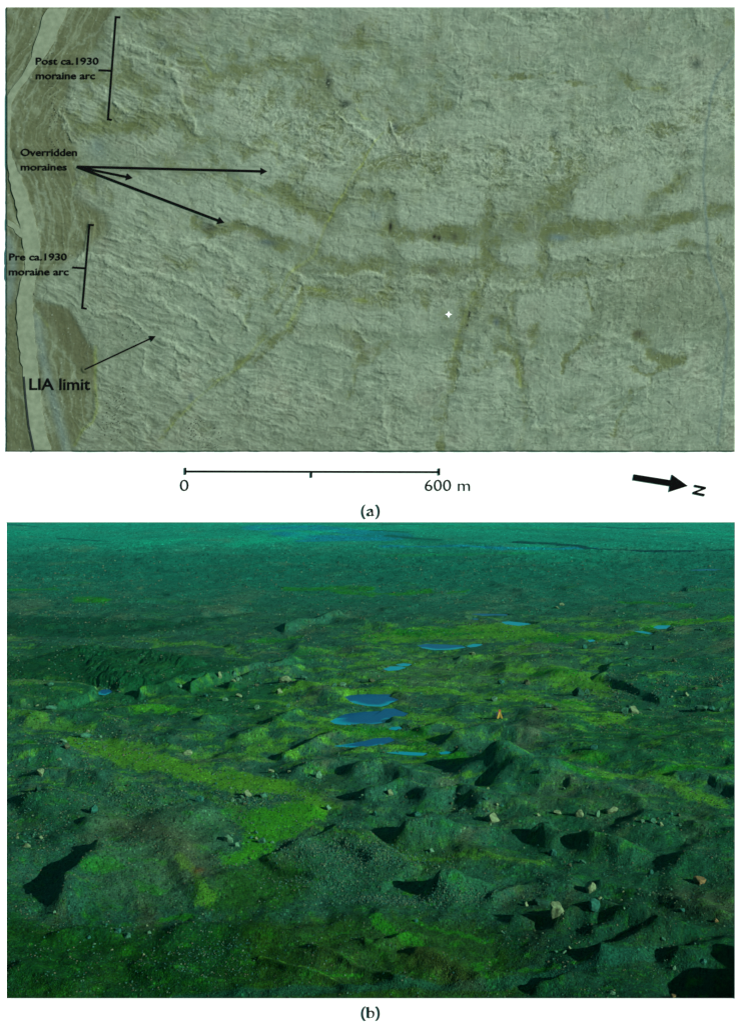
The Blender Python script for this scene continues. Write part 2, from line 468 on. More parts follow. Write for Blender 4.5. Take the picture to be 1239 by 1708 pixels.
    for pl, k in [([(388, 262), (440, 250), (480, 262), (530, 285), (572, 300), (566, 322), (520, 322), (470, 305), (430, 312), (400, 290)], 1), ([(310, 315), (350, 300), (400, 308), (450, 330), (500, 350), (536, 372), (536, 398), (505, 410), (470, 398), (430, 380), (390, 372), (330, 365)], 1),
                  ([(660, 318), (700, 322), (790, 312), (806, 330), (800, 378), (740, 376), (700, 388), (662, 380)], 1), ([(825, 318), (855, 322), (850, 350), (822, 385)], .7), ([(950, 318), (1000, 290), (1060, 268), (1105, 270), (1120, 300), (1070, 340), (1066, 368), (1010, 372), (950, 366)], 1),
                  ([(662, 410), (700, 400), (770, 408), (800, 412), (800, 438), (770, 440), (720, 430), (690, 438), (668, 430)], .9), ([(825, 412), (860, 408), (893, 400), (895, 440), (850, 448), (830, 440)], .9), ([(915, 412), (960, 402), (1030, 396), (1100, 385), (1180, 368), (1222, 362), (1222, 410), (1100, 414), (1000, 422), (920, 440)], .85),
                  ([(510, 512), (560, 504), (600, 516), (640, 520), (700, 500), (760, 500), (760, 545), (700, 560), (640, 552), (560, 545), (500, 540)], .8), ([(862, 494), (900, 484), (985, 476), (985, 535), (960, 552), (900, 555), (858, 548)], .8), ([(540, 395), (570, 390), (640, 392), (640, 430), (600, 428), (560, 440), (535, 425)], .7), ([(590, 340), (640, 350), (640, 380), (580, 380), (570, 360)], .7),
                  ([(1125, 310), (1170, 290), (1222, 300), (1222, 335), (1160, 350), (1110, 365), (1085, 360)], .8), ([(520, 400), (560, 395)] + [(550, 440), (520, 430)], .0), ([(190, 300), (260, 290), (310, 310), (330, 370), (260, 390), (190, 380)], .6), ([(118, 190), (150, 170), (175, 190), (165, 215), (140, 225)], .6), ([(220, 220), (260, 215), (300, 225), (290, 250), (230, 255)], .7),
                  ([(345, 160), (420, 165), (420, 225), (380, 235), (340, 215)], .6), ([(440, 245), (500, 220), (560, 225), (560, 262), (500, 255)], .0), ([(740, 190), (800, 180), (900, 195), (950, 200), (930, 225), (820, 225), (750, 222)], .7), ([(560, 14), (720, 14), (708, 60), (640, 60), (590, 40)], .8), ([(760, 40), (860, 30), (930, 60), (900, 110), (780, 100)], .6),
                  ([(800, 590), (848, 592), (848, 720), (800, 740), (760, 740), (770, 620)], .4), ([(885, 610), (940, 600), (1000, 600), (1030, 640), (930, 660), (890, 680)], .5), ([(1032, 620), (1060, 612), (1085, 640), (1075, 648), (1035, 646)], .9), ([(1100, 640), (1200, 620), (1215, 700), (1100, 690)], .4), ([(480, 470), (500, 480), (470, 520), (455, 515)], .7), ([(640, 590), (740, 580), (735, 640), (650, 650)], .4)]:
        blk = np.maximum(blk, k * poly_mask(BX, BY, pl, 6))
    blk *= sstep(-.6, .1, .5 + fl * .5 + g2 * .4)
    h += 3.2 * blk
    c = mixc(c, srgb(158, 166, 146), blk * (.62 + .35 * fl))
    c = mixc(c, srgb(110, 118, 92), (1 - blk) * sstep(250, 330, PY0) * (1 - sstep(520, 600, PY0)) * sstep(350, 600, PX0) * .5)
    # the river flats at the left
    flats = np.maximum(poly_mask(QX, QY, [(0, 0), (195, 0), (160, 80), (125, 120), (105, 180), (120, 225), (132, 260), (128, 330), (175, 360), (182, 385), (130, 425), (62, 470), (58, 510), (0, 520)], 9), poly_mask(QX, QY, [(0, 500), (60, 500), (116, 515), (140, 560), (160, 592), (160, 640), (156, 690), (130, 730), (122, 753), (0, 753)], 5))
    brown = poly_mask(QX, QY, [(60, 506), (116, 517), (138, 560), (158, 592), (157, 650), (140, 620), (100, 570)], 4)
    rd_ = seg_dist(PX0, PY0, [(110, -20), (88, 20), (72, 70), (30, 140), (2, 200), (0, 250), (28, 300), (50, 370), (50, 430), (42, 500), (48, 600), (62, 700), (76, 780)])
    stripes = fbm((rd_ + 12 * n(70, 221, 3)) / 8, PY0 / 75, 5, 71, .62) * 1.25 + .3 * g3
    stripes2 = np.exp(-(np.abs(fbm((rd_ + 10 * n(50, 225, 3)) / 24, PY0 / 160, 2, 75)) / .05) ** 2)
    c = mixc(c, srgb(104, 106, 74), flats * .85)
    c = mixc(c, srgb(132, 138, 112), flats * sstep(.1, .5, stripes) * .75)
    c = mixc(c, srgb(84, 86, 56), flats * sstep(.15, .6, -stripes) * .6)
    c = mixc(c, srgb(146, 152, 126), flats * stripes2 * .6)
    h = h * (1 - .6 * flats) + flats * stripes * 1.2 - 3 * flats
    c = mixc(c, srgb(98, 98, 72), brown * .6)
    c = mixc(c, OL, olm * (1 - flats) * .8)
    c = mixc(c, srgb(92, 96, 58), olm * (1 - flats) * sstep(.0, .5, g3) * .5)
    h -= 3.2 * olm * (1 - flats)
    # slate-blue gravel fans
    for pts, w in [([(62, 530), (70, 590), (85, 650), (98, 700), (112, 753)], 9), ([(15, 400), (22, 440), (15, 500)], 8), ([(160, 245), (165, 250)], 14), ([(1010, 18), (1012, 30)], 4)]:
        c = mixc(c, srgb(120, 132, 122), line_mask(QX, QY, pts, w) * .9)
    for x, y, rx, ry, col, k in [(548, 138, 5, 12, (64, 72, 60), .95), (575, 175, 10, 6, (66, 76, 64), .95), (445, 405, 16, 6, (92, 104, 98), .9), (651, 379, 3.5, 9, (44, 46, 38), .95), (725, 395, 3, 4, (40, 34, 26), .9), (732, 397, 3, 4, (40, 34, 26), .9),
                                 (782, 524, 2, 5, (30, 32, 28), .95), (779, 543, 2.5, 2.5, (30, 34, 30), .9), (1161, 109, 9, 9, (84, 96, 86), .8), (930, 398, 16, 6, (110, 126, 124), .9), (625, 360, 9, 9, (112, 126, 118), .7), (348, 381, 10, 6, (74, 76, 58), .8),
                                 (657, 215, 5, 10, (70, 82, 78), .8), (718, 452, 14, 7, (92, 94, 78), .8), (270, 75, 14, 10, (110, 120, 108), .8), (1063, 558, 9, 7, (84, 84, 66), .8), (926, 222, 7, 9, (78, 92, 82), .8), (1095, 228, 8, 8, (88, 96, 76), .7), (320, 665, 5, 9, (100, 110, 104), .8), (828, 538, 6, 8, (96, 108, 108), .8), (758, 395, 6, 7, (80, 82, 66), .7)]:
        c = mixc(c, srgb(*col), k * np.exp(-((QX - x) / rx) ** 2 - ((QY - y) / ry) ** 2) * 1.15)
    # bright pale crinkled crests
    cr = fbm(PX0 / 13, PY0 / 7, 4, 81, .6, True)
    for pts, w, k in [
        ([(190, 62), (212, 78), (250, 86), (276, 100), (292, 128), (300, 165), (318, 200), (335, 225)], 3.5, 1), ([(185, 85), (225, 100), (260, 112), (300, 128), (340, 136), (420, 150)], 3.5, .8),
        ([(188, 150), (196, 180), (215, 190)], 3, .9), ([(235, 180), (262, 192), (300, 188), (312, 202)], 3, .8), ([(105, 180), (118, 222), (130, 260)], 2.5, .8),
        ([(410, 242), (440, 250), (470, 256), (500, 262), (530, 276), (562, 276)], 3.2, 1), ([(590, 310), (620, 305), (655, 308), (700, 305)], 5, 1), ([(650, 318), (700, 312), (740, 318), (790, 308), (835, 302), (860, 298)], 5, 1),
        ([(665, 240), (700, 258), (740, 252)], 4, .9), ([(760, 235), (790, 225), (820, 240), (860, 248), (905, 242), (950, 238)], 4, .8), ([(560, 190), (590, 210), (622, 236)], 3, 1), ([(650, 205), (665, 230)], 3, .9),
        ([(770, 175), (790, 162), (820, 175)], 5, .9), ([(820, 150), (830, 180)], 6, .7), ([(870, 160), (900, 170)], 8, .6), ([(980, 225), (1020, 215), (1060, 212)], 3, .7), ([(1060, 180), (1130, 177), (1172, 176)], 3.0, 1),
        ([(1060, 140), (1085, 132), (1120, 138)], 6, .7), ([(880, 300), (905, 302), (960, 285)], 4, .9), ([(1000, 250), (1080, 245)], 5, .7), ([(830, 25), (850, 35)], 6, .8), ([(925, 15), (960, 25)], 4, .7), ([(1160, 20), (1180, 45)], 5, .8),
        ([(130, 430), (190, 435), (215, 450), (260, 462), (300, 466), (340, 490), (385, 522), (410, 548)], 3.2, .95), ([(185, 400), (260, 398), (330, 406), (370, 420), (410, 445)], 4, .7),
        ([(225, 488), (270, 505), (320, 530), (352, 555), (362, 575)], 3, .75), ([(160, 520), (215, 530), (262, 568), (290, 578), (345, 608)], 3, .8), ([(300, 400), (345, 410), (380, 430), (400, 470)], 4, .6),
        ([(240, 590), (252, 630)], 2.4, .6), ([(290, 580), (300, 610), (310, 640)], 2, .5), ([(345, 470), (360, 500), (395, 505)], 3, .7),
        ([(455, 440), (480, 455), (520, 470)], 4, .8), ([(540, 462), (600, 458), (640, 462)], 4, .8), ([(670, 462), (720, 470), (790, 468)], 3.5, .8), ([(820, 478), (850, 482), (890, 468)], 4, .8), ([(860, 486), (920, 482), (980, 470), (1050, 462)], 3.5, .8),
        ([(925, 430), (990, 432), (1040, 425), (1100, 422), (1165, 422), (1226, 440)], 3, .7), ([(500, 570), (540, 578), (590, 595)], 3, .7), ([(415, 650), (455, 655), (465, 668), (500, 658), (560, 668)], 3, .65),
        ([(565, 550), (590, 550), (615, 570)], 3, .6), ([(630, 660), (640, 710), (655, 750)], 3, .6), ([(830, 590), (850, 597)], 5, .9), ([(878, 597), (900, 600)], 5, .9), ([(845, 560), (850, 575)], 5, .6), ([(870, 565), (882, 572)], 5, .7),
        ([(990, 560), (1030, 560), (1060, 590), (1090, 612)], 5, .7), ([(1010, 615), (1030, 625)], 8, .5), ([(1035, 640), (1075, 640)], 7, .5), ([(880, 640), (900, 720)], 4, .4), ([(890, 712), (920, 722), (945, 718)], 5, .6),
        ([(1100, 585), (1160, 582), (1195, 575)], 3, .6), ([(740, 660), (760, 640)], 4, .4), ([(500, 480), (485, 500), (470, 530)], 4, .5), ([(845, 510), (850, 545)], 4, .6), ([(540, 330), (600, 335), (620, 345)], 3, .6), ([(1040, 690), (1100, 690)], 5, .4), ([(380, 640), (260, 740)], 8, .25), ([(420, 700), (330, 740)], 8, .3)]:
        m = line_mask(PX, PY, pts, w * 1.35) * k
        m2 = sstep(.12, .6, m * (.4 + 1.1 * cr + .8 * g2))
        h += 6.5 * m * (.6 + .6 * cr)
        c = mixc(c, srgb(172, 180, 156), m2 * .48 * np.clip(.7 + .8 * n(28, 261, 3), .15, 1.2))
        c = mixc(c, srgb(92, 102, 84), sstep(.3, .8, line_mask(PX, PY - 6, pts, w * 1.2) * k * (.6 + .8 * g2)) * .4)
    # broad shoulders of hill blocks that stand between the green hollows
    h -= 3 * line_mask(PX, PY, [(330, 378), (470, 410), (650, 445), (900, 455), (1226, 440)], 20) + 3 * line_mask(PX, PY, [(650, 384), (812, 400), (930, 388), (1226, 350)], 18)
    # hummocky texture in the middle belts
    belt = line_mask(PX0, PY0, [(420, 190), (560, 230), (800, 280), (950, 255), (1226, 190)], 55) + .6 * line_mask(PX0, PY0, [(130, 450), (420, 480), (800, 480), (1226, 450)], 35)
    hm = fbm(PX / 16, PY / 9, 5, 91, .6, True)
    h += 4.2 * belt * hm
    c = mixc(c, srgb(180, 186, 164), sstep(.35, .75, hm) * belt * .6)
    c = mixc(c, srgb(92, 100, 78), sstep(0, .6, -hm) * belt * .4)
    ban = line_mask(QX, QY, [(112, 0), (92, 66), (48, 128), (19, 172), (16, 235), (30, 290), (52, 345), (68, 410), (56, 480), (58, 560), (68, 660), (86, 753)], 14)
    c = mixc(c, srgb(146, 152, 130), ban * sstep(-.2, .5, g2 + .5 * stripes) * .7)
    # vein-like ravines
    vein = np.exp(-(np.abs(fbm(PX0 / 75, PY0 / 60, 4, 101)) / .022) ** 2)
    c = mixc(c, srgb(104, 112, 88), vein * .35 * (1 - flats)); h -= 1.6 * vein
    vein2 = np.exp(-(np.abs(fbm(PX0 / 48 + 9, PY0 / 34, 4, 111)) / .03) ** 2)
    c = mixc(c, srgb(160, 168, 146), vein2 * .28 * (1 - flats)); h += 1.5 * vein2
    # yellow-green brooks
    for pts, w, k in [([(640, 222), (622, 240), (604, 275), (590, 290), (578, 315), (560, 342), (548, 370)], 1.6, .9), ([(545, 372), (525, 425), (480, 458), (468, 495)], 2.2, .7), ([(445, 560), (400, 612), (365, 635)], 2, .6), ([(365, 635), (330, 665), (275, 720)], 1.6, .6),
                      ([(512, 480), (540, 486)], 3, .9), ([(500, 505), (492, 525), (478, 545)], 3, .9), ([(590, 500), (610, 504)], 3, .9), ([(595, 183), (605, 198), (618, 200)], 2, .9), ([(327, 80), (345, 110), (352, 128)], 2, .8), ([(160, 580), (160, 640), (162, 680), (155, 705), (138, 718), (126, 742)], 2.4, .95),
                      ([(122, 310), (132, 300), (138, 296)], 2, .8), ([(395, 295), (410, 315), (440, 328)], 2, .7), ([(60, 515), (80, 545)], 2, .5), ([(1060, 148), (1100, 148)], 2, .6), ([(800, 470), (786, 500), (768, 545), (752, 600)], 2, .5), ([(862, 600), (868, 645)], 2, .7), ([(445, 235), (460, 242)], 2.5, .8)]:
        c = mixc(c, srgb(150, 158, 82), line_mask(QX, QY, pts, w * 1.2) * k * .6 * np.clip(.8 + g2, .2, 1))
    # the pale track at the far right
    c = mixc(c, srgb(118, 132, 122), line_mask(QX, QY, [(1226, 90), (1195, 125), (1185, 160), (1176, 220), (1172, 300), (1178, 380), (1180, 430), (1205, 500), (1214, 540), (1208, 620), (1196, 740)], 2.6) * .9)
    # pale terrace lines beside the river
    for pts, w in [([(57, 508), (72, 550), (100, 580), (125, 612), (142, 655), (147, 700)], 2), ([(96, 30), (88, 80), (60, 140), (40, 200)], 1.5), ([(190, 20), (150, 60), (120, 80)], 2), ([(20, 20), (34, 38)], 3), ([(42, 200), (34, 250), (70, 330), (95, 370)], 1.8), ([(130, 250), (130, 330), (128, 400)], 1.5), ([(57, 300), (85, 355)], 1.8), ([(60, 300), (70, 400)], 1.5), ([(100, 600), (105, 690), (118, 750)], 2)]:
        c = mixc(c, srgb(150, 158, 136), line_mask(PX, PY, pts, w * 1.2) * .45)
    # dark bushes and specks
    sp = _hash(np.floor(PX0 / 1.6).astype(int), np.floor(PY0 / 1.6).astype(int), 7)
    blot = line_mask(PX0, PY0, [(85, 90), (92, 180), (90, 250), (85, 270)], 8) + line_mask(PX0, PY0, [(200, 660), (185, 720)], 30) * .5 + line_mask(PX0, PY0, [(330, 720), (350, 730)], 20) + line_mask(PX0, PY0, [(230, 560), (210, 560)], 25) * .5 + line_mask(PX0, PY0, [(470, 690), (440, 700)], 60) * .3 + line_mask(PX0, PY0, [(365, 625), (362, 640)], 6) + line_mask(PX0, PY0, [(140, 718), (150, 715)], 6) + line_mask(PX0, PY0, [(60, 470), (56, 500)], 3)
    c = mixc(c, srgb(52, 58, 46), np.where((sp > .93) & (np.clip(blot, 0, 1) * 1.0 > sp * .35), .85, 0))
    c = mixc(c, srgb(70, 78, 64), np.where(sp > .9965, .6, 0)); c = mixc(c, srgb(176, 182, 160), np.where(sp < .003, .6, 0))
    c *= (1 + .20 * g3 + .16 * g2 + .12 * fbm(PX0 / 2.6, PY0 / 2.6, 2, 121))[..., None]
    c *= np.array(MAPK)
    riv = [(78, 12.5), (112, 12.5), (104, 40), (92, 66), (78, 90), (60, 112), (48, 128), (30, 152), (19, 172), (17, 200), (16, 235), (20, 262), (30, 285), (42, 315), (52, 345), (62, 380), (68, 420), (66, 450), (58, 472), (54, 500), (56, 540), (60, 580), (64, 620), (68, 660), (74, 710), (86, 753), (56, 753), (48, 710), (43, 660), (38, 620), (32, 580), (28, 540), (28, 510), (32, 480), (40, 455), (42, 430), (38, 400), (30, 360), (22, 325), (14, 290), (10.5, 255), (10.5, 160), (24, 142), (40, 120), (52, 95), (62, 60)]
    h = 11 + 9 * np.tanh((h - np.mean(h)) / 9)
    bed = np.maximum(poly_mask(PX0, PY0, riv, 3), poly_mask(PX0, PY0, [(0, 362), (24, 368), (40, 380), (45, 400), (30, 400), (18, 386), (0, 380)], 3))
    bed = np.maximum(bed, line_mask(PX0, PY0, [(38, 620), (43, 665), (48, 710), (57, 752)], 7) * 1.5).clip(0, 1)
    h = h * (1 - bed) + 9 * bed
    lab = np.maximum.reduce([line_mask(PX0, PY0, p, 6) for p in ([(128, 278), (446, 286)], [(128, 278), (224, 298)], [(128, 278), (378, 373)], [(143, 616), (264, 559)], [(197, 29), (187, 115), (180, 200)], [(165, 117), (187, 118)], [(153, 375), (143, 447), (137, 514)], [(121, 446), (143, 447)])] +
        [line_mask(PX0, PY0, p, 12) for p in ([(60, 102), (165, 102)], [(60, 127), (158, 127)], [(35, 254), (128, 254)], [(36, 279), (112, 279)], [(15, 429), (112, 429)], [(15, 454), (115, 454)], [(50, 641), (150, 641)], [(748, 524)] * 2)])
    lab = sstep(.08, .6, lab)
    h = np.minimum(h, 12 + 9 * (1 - lab)); lab = lab * (1 - bed)
    h = h * (1 - lab) + 12.0 * lab
    # fade relief at the rim
    rim = np.minimum(np.minimum(PX0 - 10.2, 1225.5 - PX0), np.minimum(PY0 - 12.2, 753.3 - PY0))
    h = h * sstep(0, 1.6, rim)
    Y = -(0.004 + h * K * RELK)
    P = np.stack([(PX0 - CX) * K * ASP, Y, CH - (PY0 - CY) * K - loc[2]], -1)
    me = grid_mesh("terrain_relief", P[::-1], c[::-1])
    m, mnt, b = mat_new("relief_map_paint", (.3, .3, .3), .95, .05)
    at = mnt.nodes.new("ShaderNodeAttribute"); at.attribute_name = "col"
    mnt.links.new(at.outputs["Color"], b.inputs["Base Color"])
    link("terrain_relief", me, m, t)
    top = BD - 0.0350
    # river, a smooth pale ribbon laid in its bed
    m2, n2, b2 = mat_new("map_river", srgb(160, 164, 136), .7, .1)
    nz = n2.nodes.new("ShaderNodeTexNoise"); nz.inputs["Scale"].default_value = 9; nz.inputs["Detail"].default_value = 8
    rp = n2.nodes.new("ShaderNodeValToRGB")
    rp.color_ramp.elements[0].position = .35; rp.color_ramp.elements[0].color = (*[v * MK for v, MK in zip(srgb(140, 147, 122), MAPK)], 1)
    rp.color_ramp.elements[1].position = .68; rp.color_ramp.elements[1].color = (*[v * MK for v, MK in zip(srgb(162, 167, 141), MAPK)], 1)
    tc = n2.nodes.new("ShaderNodeTexCoord")
    n2.links.new(tc.outputs["Object"], nz.inputs["Vector"]); n2.links.new(nz.outputs["Fac"], rp.inputs[0]); n2.links.new(rp.outputs[0], b2.inputs["Base Color"])
    def edge(pts):      # smooth the outline and clip at the map rim
        out = []
        for (x0, y0), (x1, y1) in zip(pts, pts[1:] + pts[:1]):
            nn = max(1, int(math.hypot(x1 - x0, y1 - y0) / 8))
            for k in range(nn):
                f = k / nn; x = x0 + (x1 - x0) * f; y = y0 + (y1 - y0) * f
                j = 1.2 * math.sin(x * .31 + y * .23) + .8 * math.sin(y * .61)
                out.append((max(12.6, x + j), min(750.5, max(14.6, y))))
        return out
    flat_shape("river", [edge(riv)], t, 0.004, BD - 0.0300, m2, loc)
    flat_shape("river", [edge([(10.5, 366), (24, 372), (36, 384), (40, 398), (32, 395), (22, 382), (10.5, 376)])], t, 0.004, BD - 0.0290, m2, loc)
    for pts in ([(40, 628), (43, 665), (48, 710), (57, 752)],):
        md, _, _ = mat_new("map_dark_channel", srgb(38, 46, 46), .8, .1)
        flat_shape("side_channel", [stroke(pts, 3)], t, 0.004, BD - 0.0305, md, loc)
    # brackets, arrows, lettering
    flat_shape("bracket", [stroke([(201, 29), (193.5, 28.5), (180.5, 199), (187, 200)], 3.2)], t, 0.005, top, loc=loc)
    flat_shape("bracket_tick", [stroke([(165, 117), (186.5, 118)], 3.2)], t, 0.005, top - .0015, loc=loc)
    flat_shape("bracket", [stroke([(157, 375.5), (149.5, 375), (137.5, 513.5), (145, 515)], 3.2)], t, 0.005, top, loc=loc)
    flat_shape("bracket_tick", [stroke([(121, 446), (143, 447.5)], 3.2)], t, 0.005, top - .0015, loc=loc)
    for k, a in enumerate([(128.5, 278, 446, 286, 4.0, 11, 6), (128.5, 278, 221.5, 297, 3.4, 10.5, 6), (128.5, 278, 374.5, 371.5, 3.6, 11, 6.2), (143, 615.5, 260, 560.5, 2.6, 10, 5.2)]):
        flat_shape("arrow", [arrow_poly(*a)], t, 0.006, top - .002 * k, loc=loc)
    for tx, x0, x1, tp, bs, bo in [("Post ca.1930", 60, 165, 96, 108, .024), ("moraine arc", 60, 159, 120, 132.4, .024), ("Overridden", 34.5, 129, 248, 260.4, .024), ("moraines", 35, 112, 272.5, 284.5, .024),
                                   ("Pre ca.1930", 15.5, 112, 422.5, 434.5, .024), ("moraine arc", 15, 115, 447, 459.4, .024), ("LIA limit", 49.5, 151, 631, 650.5, .018)]:
        lettering(tx, x0, x1, tp, bs, bo, t, top, loc)
    # little white star marker
    wst, _, _ = mat_new("marker_white", (.9, .9, .9), .7, .1)
    st = [(748 + (6 if k % 2 == 0 else 2.6) * math.sin(k * math.pi / 4), 524.5 - (6 if k % 2 == 0 else 2.6) * math.cos(k * math.pi / 4)) for k in range(8)]
    flat_shape("star_marker", [st], t, 0.005, top, wst, loc)
    # edge return so that the relief plaque is a solid body
    x0, x1, z0, z1 = bx_(10.2), bx_(1225.5), bz_(753.3) - loc[2], bz_(12.2) - loc[2]
    vv, ff = box_vf(x0, x1, -0.0035, -0.0008, z0, z1)
    pydata("backing_plate", vv, ff, steel, t)
MAPK = (.545, .63, .635)
RELK = 0.21
relief_map()

# ==================================================================
#  THE LANDSCAPE beyond the board
# ==================================================================
# every feature is written where it stands on the plain: (column, row) of the photo carried down to z = 0
def to_world(px, py):
    d = F * CH / (py - CY)
    return (px - CX) * ASP / F * d, d

PONDS = {
 'p1': [(570, 1164), (585, 1159), (610, 1157), (652, 1157.5), (648, 1161), (668, 1166), (655, 1171), (650, 1174), (635, 1177.5), (612, 1176.5), (590, 1172), (580, 1167)],
 'p2': [(549, 1202), (560, 1196), (574, 1190), (610, 1186), (636, 1185), (640, 1181), (660, 1181), (684, 1189), (676, 1194), (654, 1196), (644, 1201), (644, 1207), (615, 1210), (580, 1209), (558, 1206)],
 'p3': [(556, 1243), (580, 1240), (606, 1235), (622, 1230), (645, 1229), (653, 1234), (640, 1240), (610, 1247), (582, 1245)],
 'p4': [(645, 1254), (670, 1252.5), (712, 1255), (705, 1259), (675, 1258)],
 'p5': [(733, 1254), (745, 1252), (756, 1253), (750, 1257), (737, 1257)],
 'p6': [(648, 1215), (655, 1211.5), (668, 1211), (672, 1214), (660, 1217)],
 'p7': [(695, 1076), (710, 1073), (740, 1074), (770, 1076), (778, 1079), (750, 1082.5), (725, 1083), (705, 1080)],
 'p8': [(778, 1077), (790, 1073.5), (806, 1074), (796, 1078), (786, 1079)],
 'p9': [(638, 1115), (650, 1111), (668, 1111), (675, 1113), (662, 1117), (645, 1118)],
 'p10': [(660, 1108), (672, 1105.5), (686, 1107), (680, 1110), (668, 1110)],
 'p11': [(676, 1289), (686, 1287), (697, 1288), (696, 1292.5), (684, 1293)],
 'p12': [(783, 1024.2), (800, 1023), (845, 1024.2), (846, 1026.6), (805, 1026.6)],
 'p13': [(832, 1037), (850, 1036), (880, 1039), (892, 1042), (865, 1043.6), (845, 1042)],
 'p14': [(1090, 1046), (1096, 1042.5), (1118, 1043), (1110, 1048), (1098, 1049)],
 'p15': [(1058, 1052.2), (1072, 1052), (1090, 1056), (1086, 1058.2), (1072, 1056)],
 'p16': [(980, 1067), (990, 1066), (994, 1068), (984, 1070)],
 'p17': [(222, 1010.5), (260, 1009), (330, 1011), (368, 1013), (330, 1015), (260, 1013)],
 'p18': [(1150, 950.5), (1180, 949), (1212, 950), (1190, 952.2), (1160, 952)],
 'p19': [(165, 1153), (172, 1149), (182, 1149), (186, 1153), (176, 1158), (166, 1157)],
 'p20': [(783, 1032), (795, 1031), (806, 1033), (795, 1034.6)],
}

# long crests: (points, half width px, height px, row squash)
RIDGES = [
 ([(1262, 1602), (1275, 1612)], 20, 34), ([(1250, 1650), (1260, 1660)], 14, 22), ([(1120, 1590), (1150, 1600)], 16, 8),
 ([(1285, 1640), (1300, 1680), (1330, 1750)], 40, 50), ([(1000, 1560), (1060, 1545)], 20, 10), ([(1150, 1440), (1226, 1450)], 26, 12), ([(860, 1345), (900, 1340), (1000, 1352)], 26, 10),
 ([(160, 1420), (146, 1450), (112, 1470), (98, 1510)], 26, 25), ([(290, 1368), (240, 1410), (200, 1470)], 60, 13), ([(290, 1420), (325, 1480)], 30, 8),
 ([(104, 1562), (130, 1552), (175, 1556)], 18, 13), ([(55, 1345), (85, 1338)], 34, 18), ([(10, 1262), (90, 1262)], 30, 18), ([(60, 1300), (110, 1296), (160, 1310)], 28, 13), ([(150, 1375), (190, 1372)], 16, 9),
 ([(690, 1398), (712, 1392)], 30, 34), ([(740, 1484), (752, 1482)], 26, 32), ([(845, 1292), (905, 1300)], 48, 28), ([(775, 1292), (850, 1280)], 26, 14), ([(615, 1332), (668, 1322)], 22, 17), ([(715, 1335), (760, 1325), (810, 1345)], 28, 22),
 ([(605, 1290), (640, 1284), (690, 1300)], 26, 14), ([(905, 1398), (960, 1405), (1060, 1432)], 22, 20), ([(985, 1415), (1010, 1420)], 30, 14), ([(885, 1392), (905, 1390)], 12, 14),
 ([(935, 1540), (1000, 1528), (1070, 1552)], 26, 24), ([(860, 1535), (880, 1530)], 16, 13), ([(1010, 1600), (1090, 1565), (1130, 1562)], 26, 24), ([(1130, 1600), (1210, 1580)], 30, 16), ([(640, 1572), (690, 1560)], 14, 12), ([(700, 1590), (740, 1600), (800, 1625)], 26, 14), ([(905, 1650), (950, 1640)], 22, 16),
 ([(610, 1570), (640, 1590)], 14, 9), ([(300, 1560), (380, 1548), (460, 1562)], 30, 12), ([(430, 1600), (520, 1630), (600, 1650)], 10, 7), ([(520, 1585), (560, 1600), (660, 1640)], 12, 8), ([(40, 1630), (120, 1650)], 34, 14),
 ([(470, 1262), (520, 1240), (560, 1228)], 11, 11), ([(455, 1208), (500, 1196)], 12, 9), ([(500, 1290), (560, 1275)], 18, 10), ([(400, 1230), (460, 1215)], 16, 8), ([(340, 1205), (380, 1196)], 12, 8), ([(250, 1180), (190, 1188)], 14, 6),
 ([(380, 1150), (430, 1132), (500, 1120)], 12, 10), ([(318, 1152), (400, 1130), (484, 1106)], 7, 12), ([(230, 1158), (270, 1152), (345, 1130)], 9, 12), ([(350, 1142), (430, 1118)], 6, 8), ([(500, 1150), (560, 1170)], 16, 8), ([(540, 1120), (610, 1122)], 16, 6),
 ([(475, 1053), (520, 1040), (556, 1030)], 8, 10), ([(560, 1035), (640, 1048)], 14, 6), ([(640, 1020), (670, 1018)], 10, 4), ([(500, 1082), (560, 1078), (620, 1086)], 18, 7), ([(395, 1078), (440, 1080)], 12, 5),
 ([(760, 1240), (800, 1225), (880, 1232)], 20, 16), ([(700, 1222), (730, 1212)], 9, 7), ([(780, 1190), (860, 1185), (960, 1215)], 34, 9), ([(850, 1118), (900, 1115), (950, 1128)], 30, 9), ([(640, 1140), (760, 1132)], 24, 6), ([(770, 1100), (800, 1095), (930, 1102), (1000, 1108)], 8, 6),
 ([(1125, 1054), (1180, 1050), (1226, 1056)], 12, 7), ([(1080, 1238), (1160, 1250), (1226, 1240)], 40, 10), ([(930, 1260), (990, 1262), (1080, 1275)], 34, 10), ([(1120, 1302), (1190, 1310), (1226, 1330)], 14, 12), ([(960, 1320), (1060, 1345)], 22, 10),
 ([(1080, 1370), (1150, 1380), (1226, 1400)], 30, 12), ([(1000, 1480), (1100, 1500), (1200, 1530)], 18, 10), ([(780, 1420), (860, 1440)], 26, 6), ([(120, 1100), (170, 1085), (240, 1090)], 14, 6),
 ([(940, 985), (1040, 980), (1090, 985)], 14, 3), ([(820, 975), (880, 988)], 10, 3), ([(480, 958), (560, 957)], 12, 2), ([(640, 968), (760, 972)], 8, 2.5), ([(240, 938), (330, 935)], 10, 2), ([(1150, 985), (1226, 990)], 14, 4), ([(700, 1000), (760, 990)], 12, 3), ([(280, 995), (340, 988)], 9, 3), ([(1060, 1010), (1180, 1005)], 16, 3),
 ([(0, 1190), (60, 1196)], 20, 6), ([(110, 1200), (180, 1205)], 16, 6), ([(200, 1232), (300, 1228)], 18, 6), ([(560, 1400), (620, 1430)], 18, 5), ([(400, 1475), (500, 1480)], 40, 5), ([(230, 1610), (330, 1640)], 24, 8), ([(820, 1495), (860, 1480)], 14, 7),
]
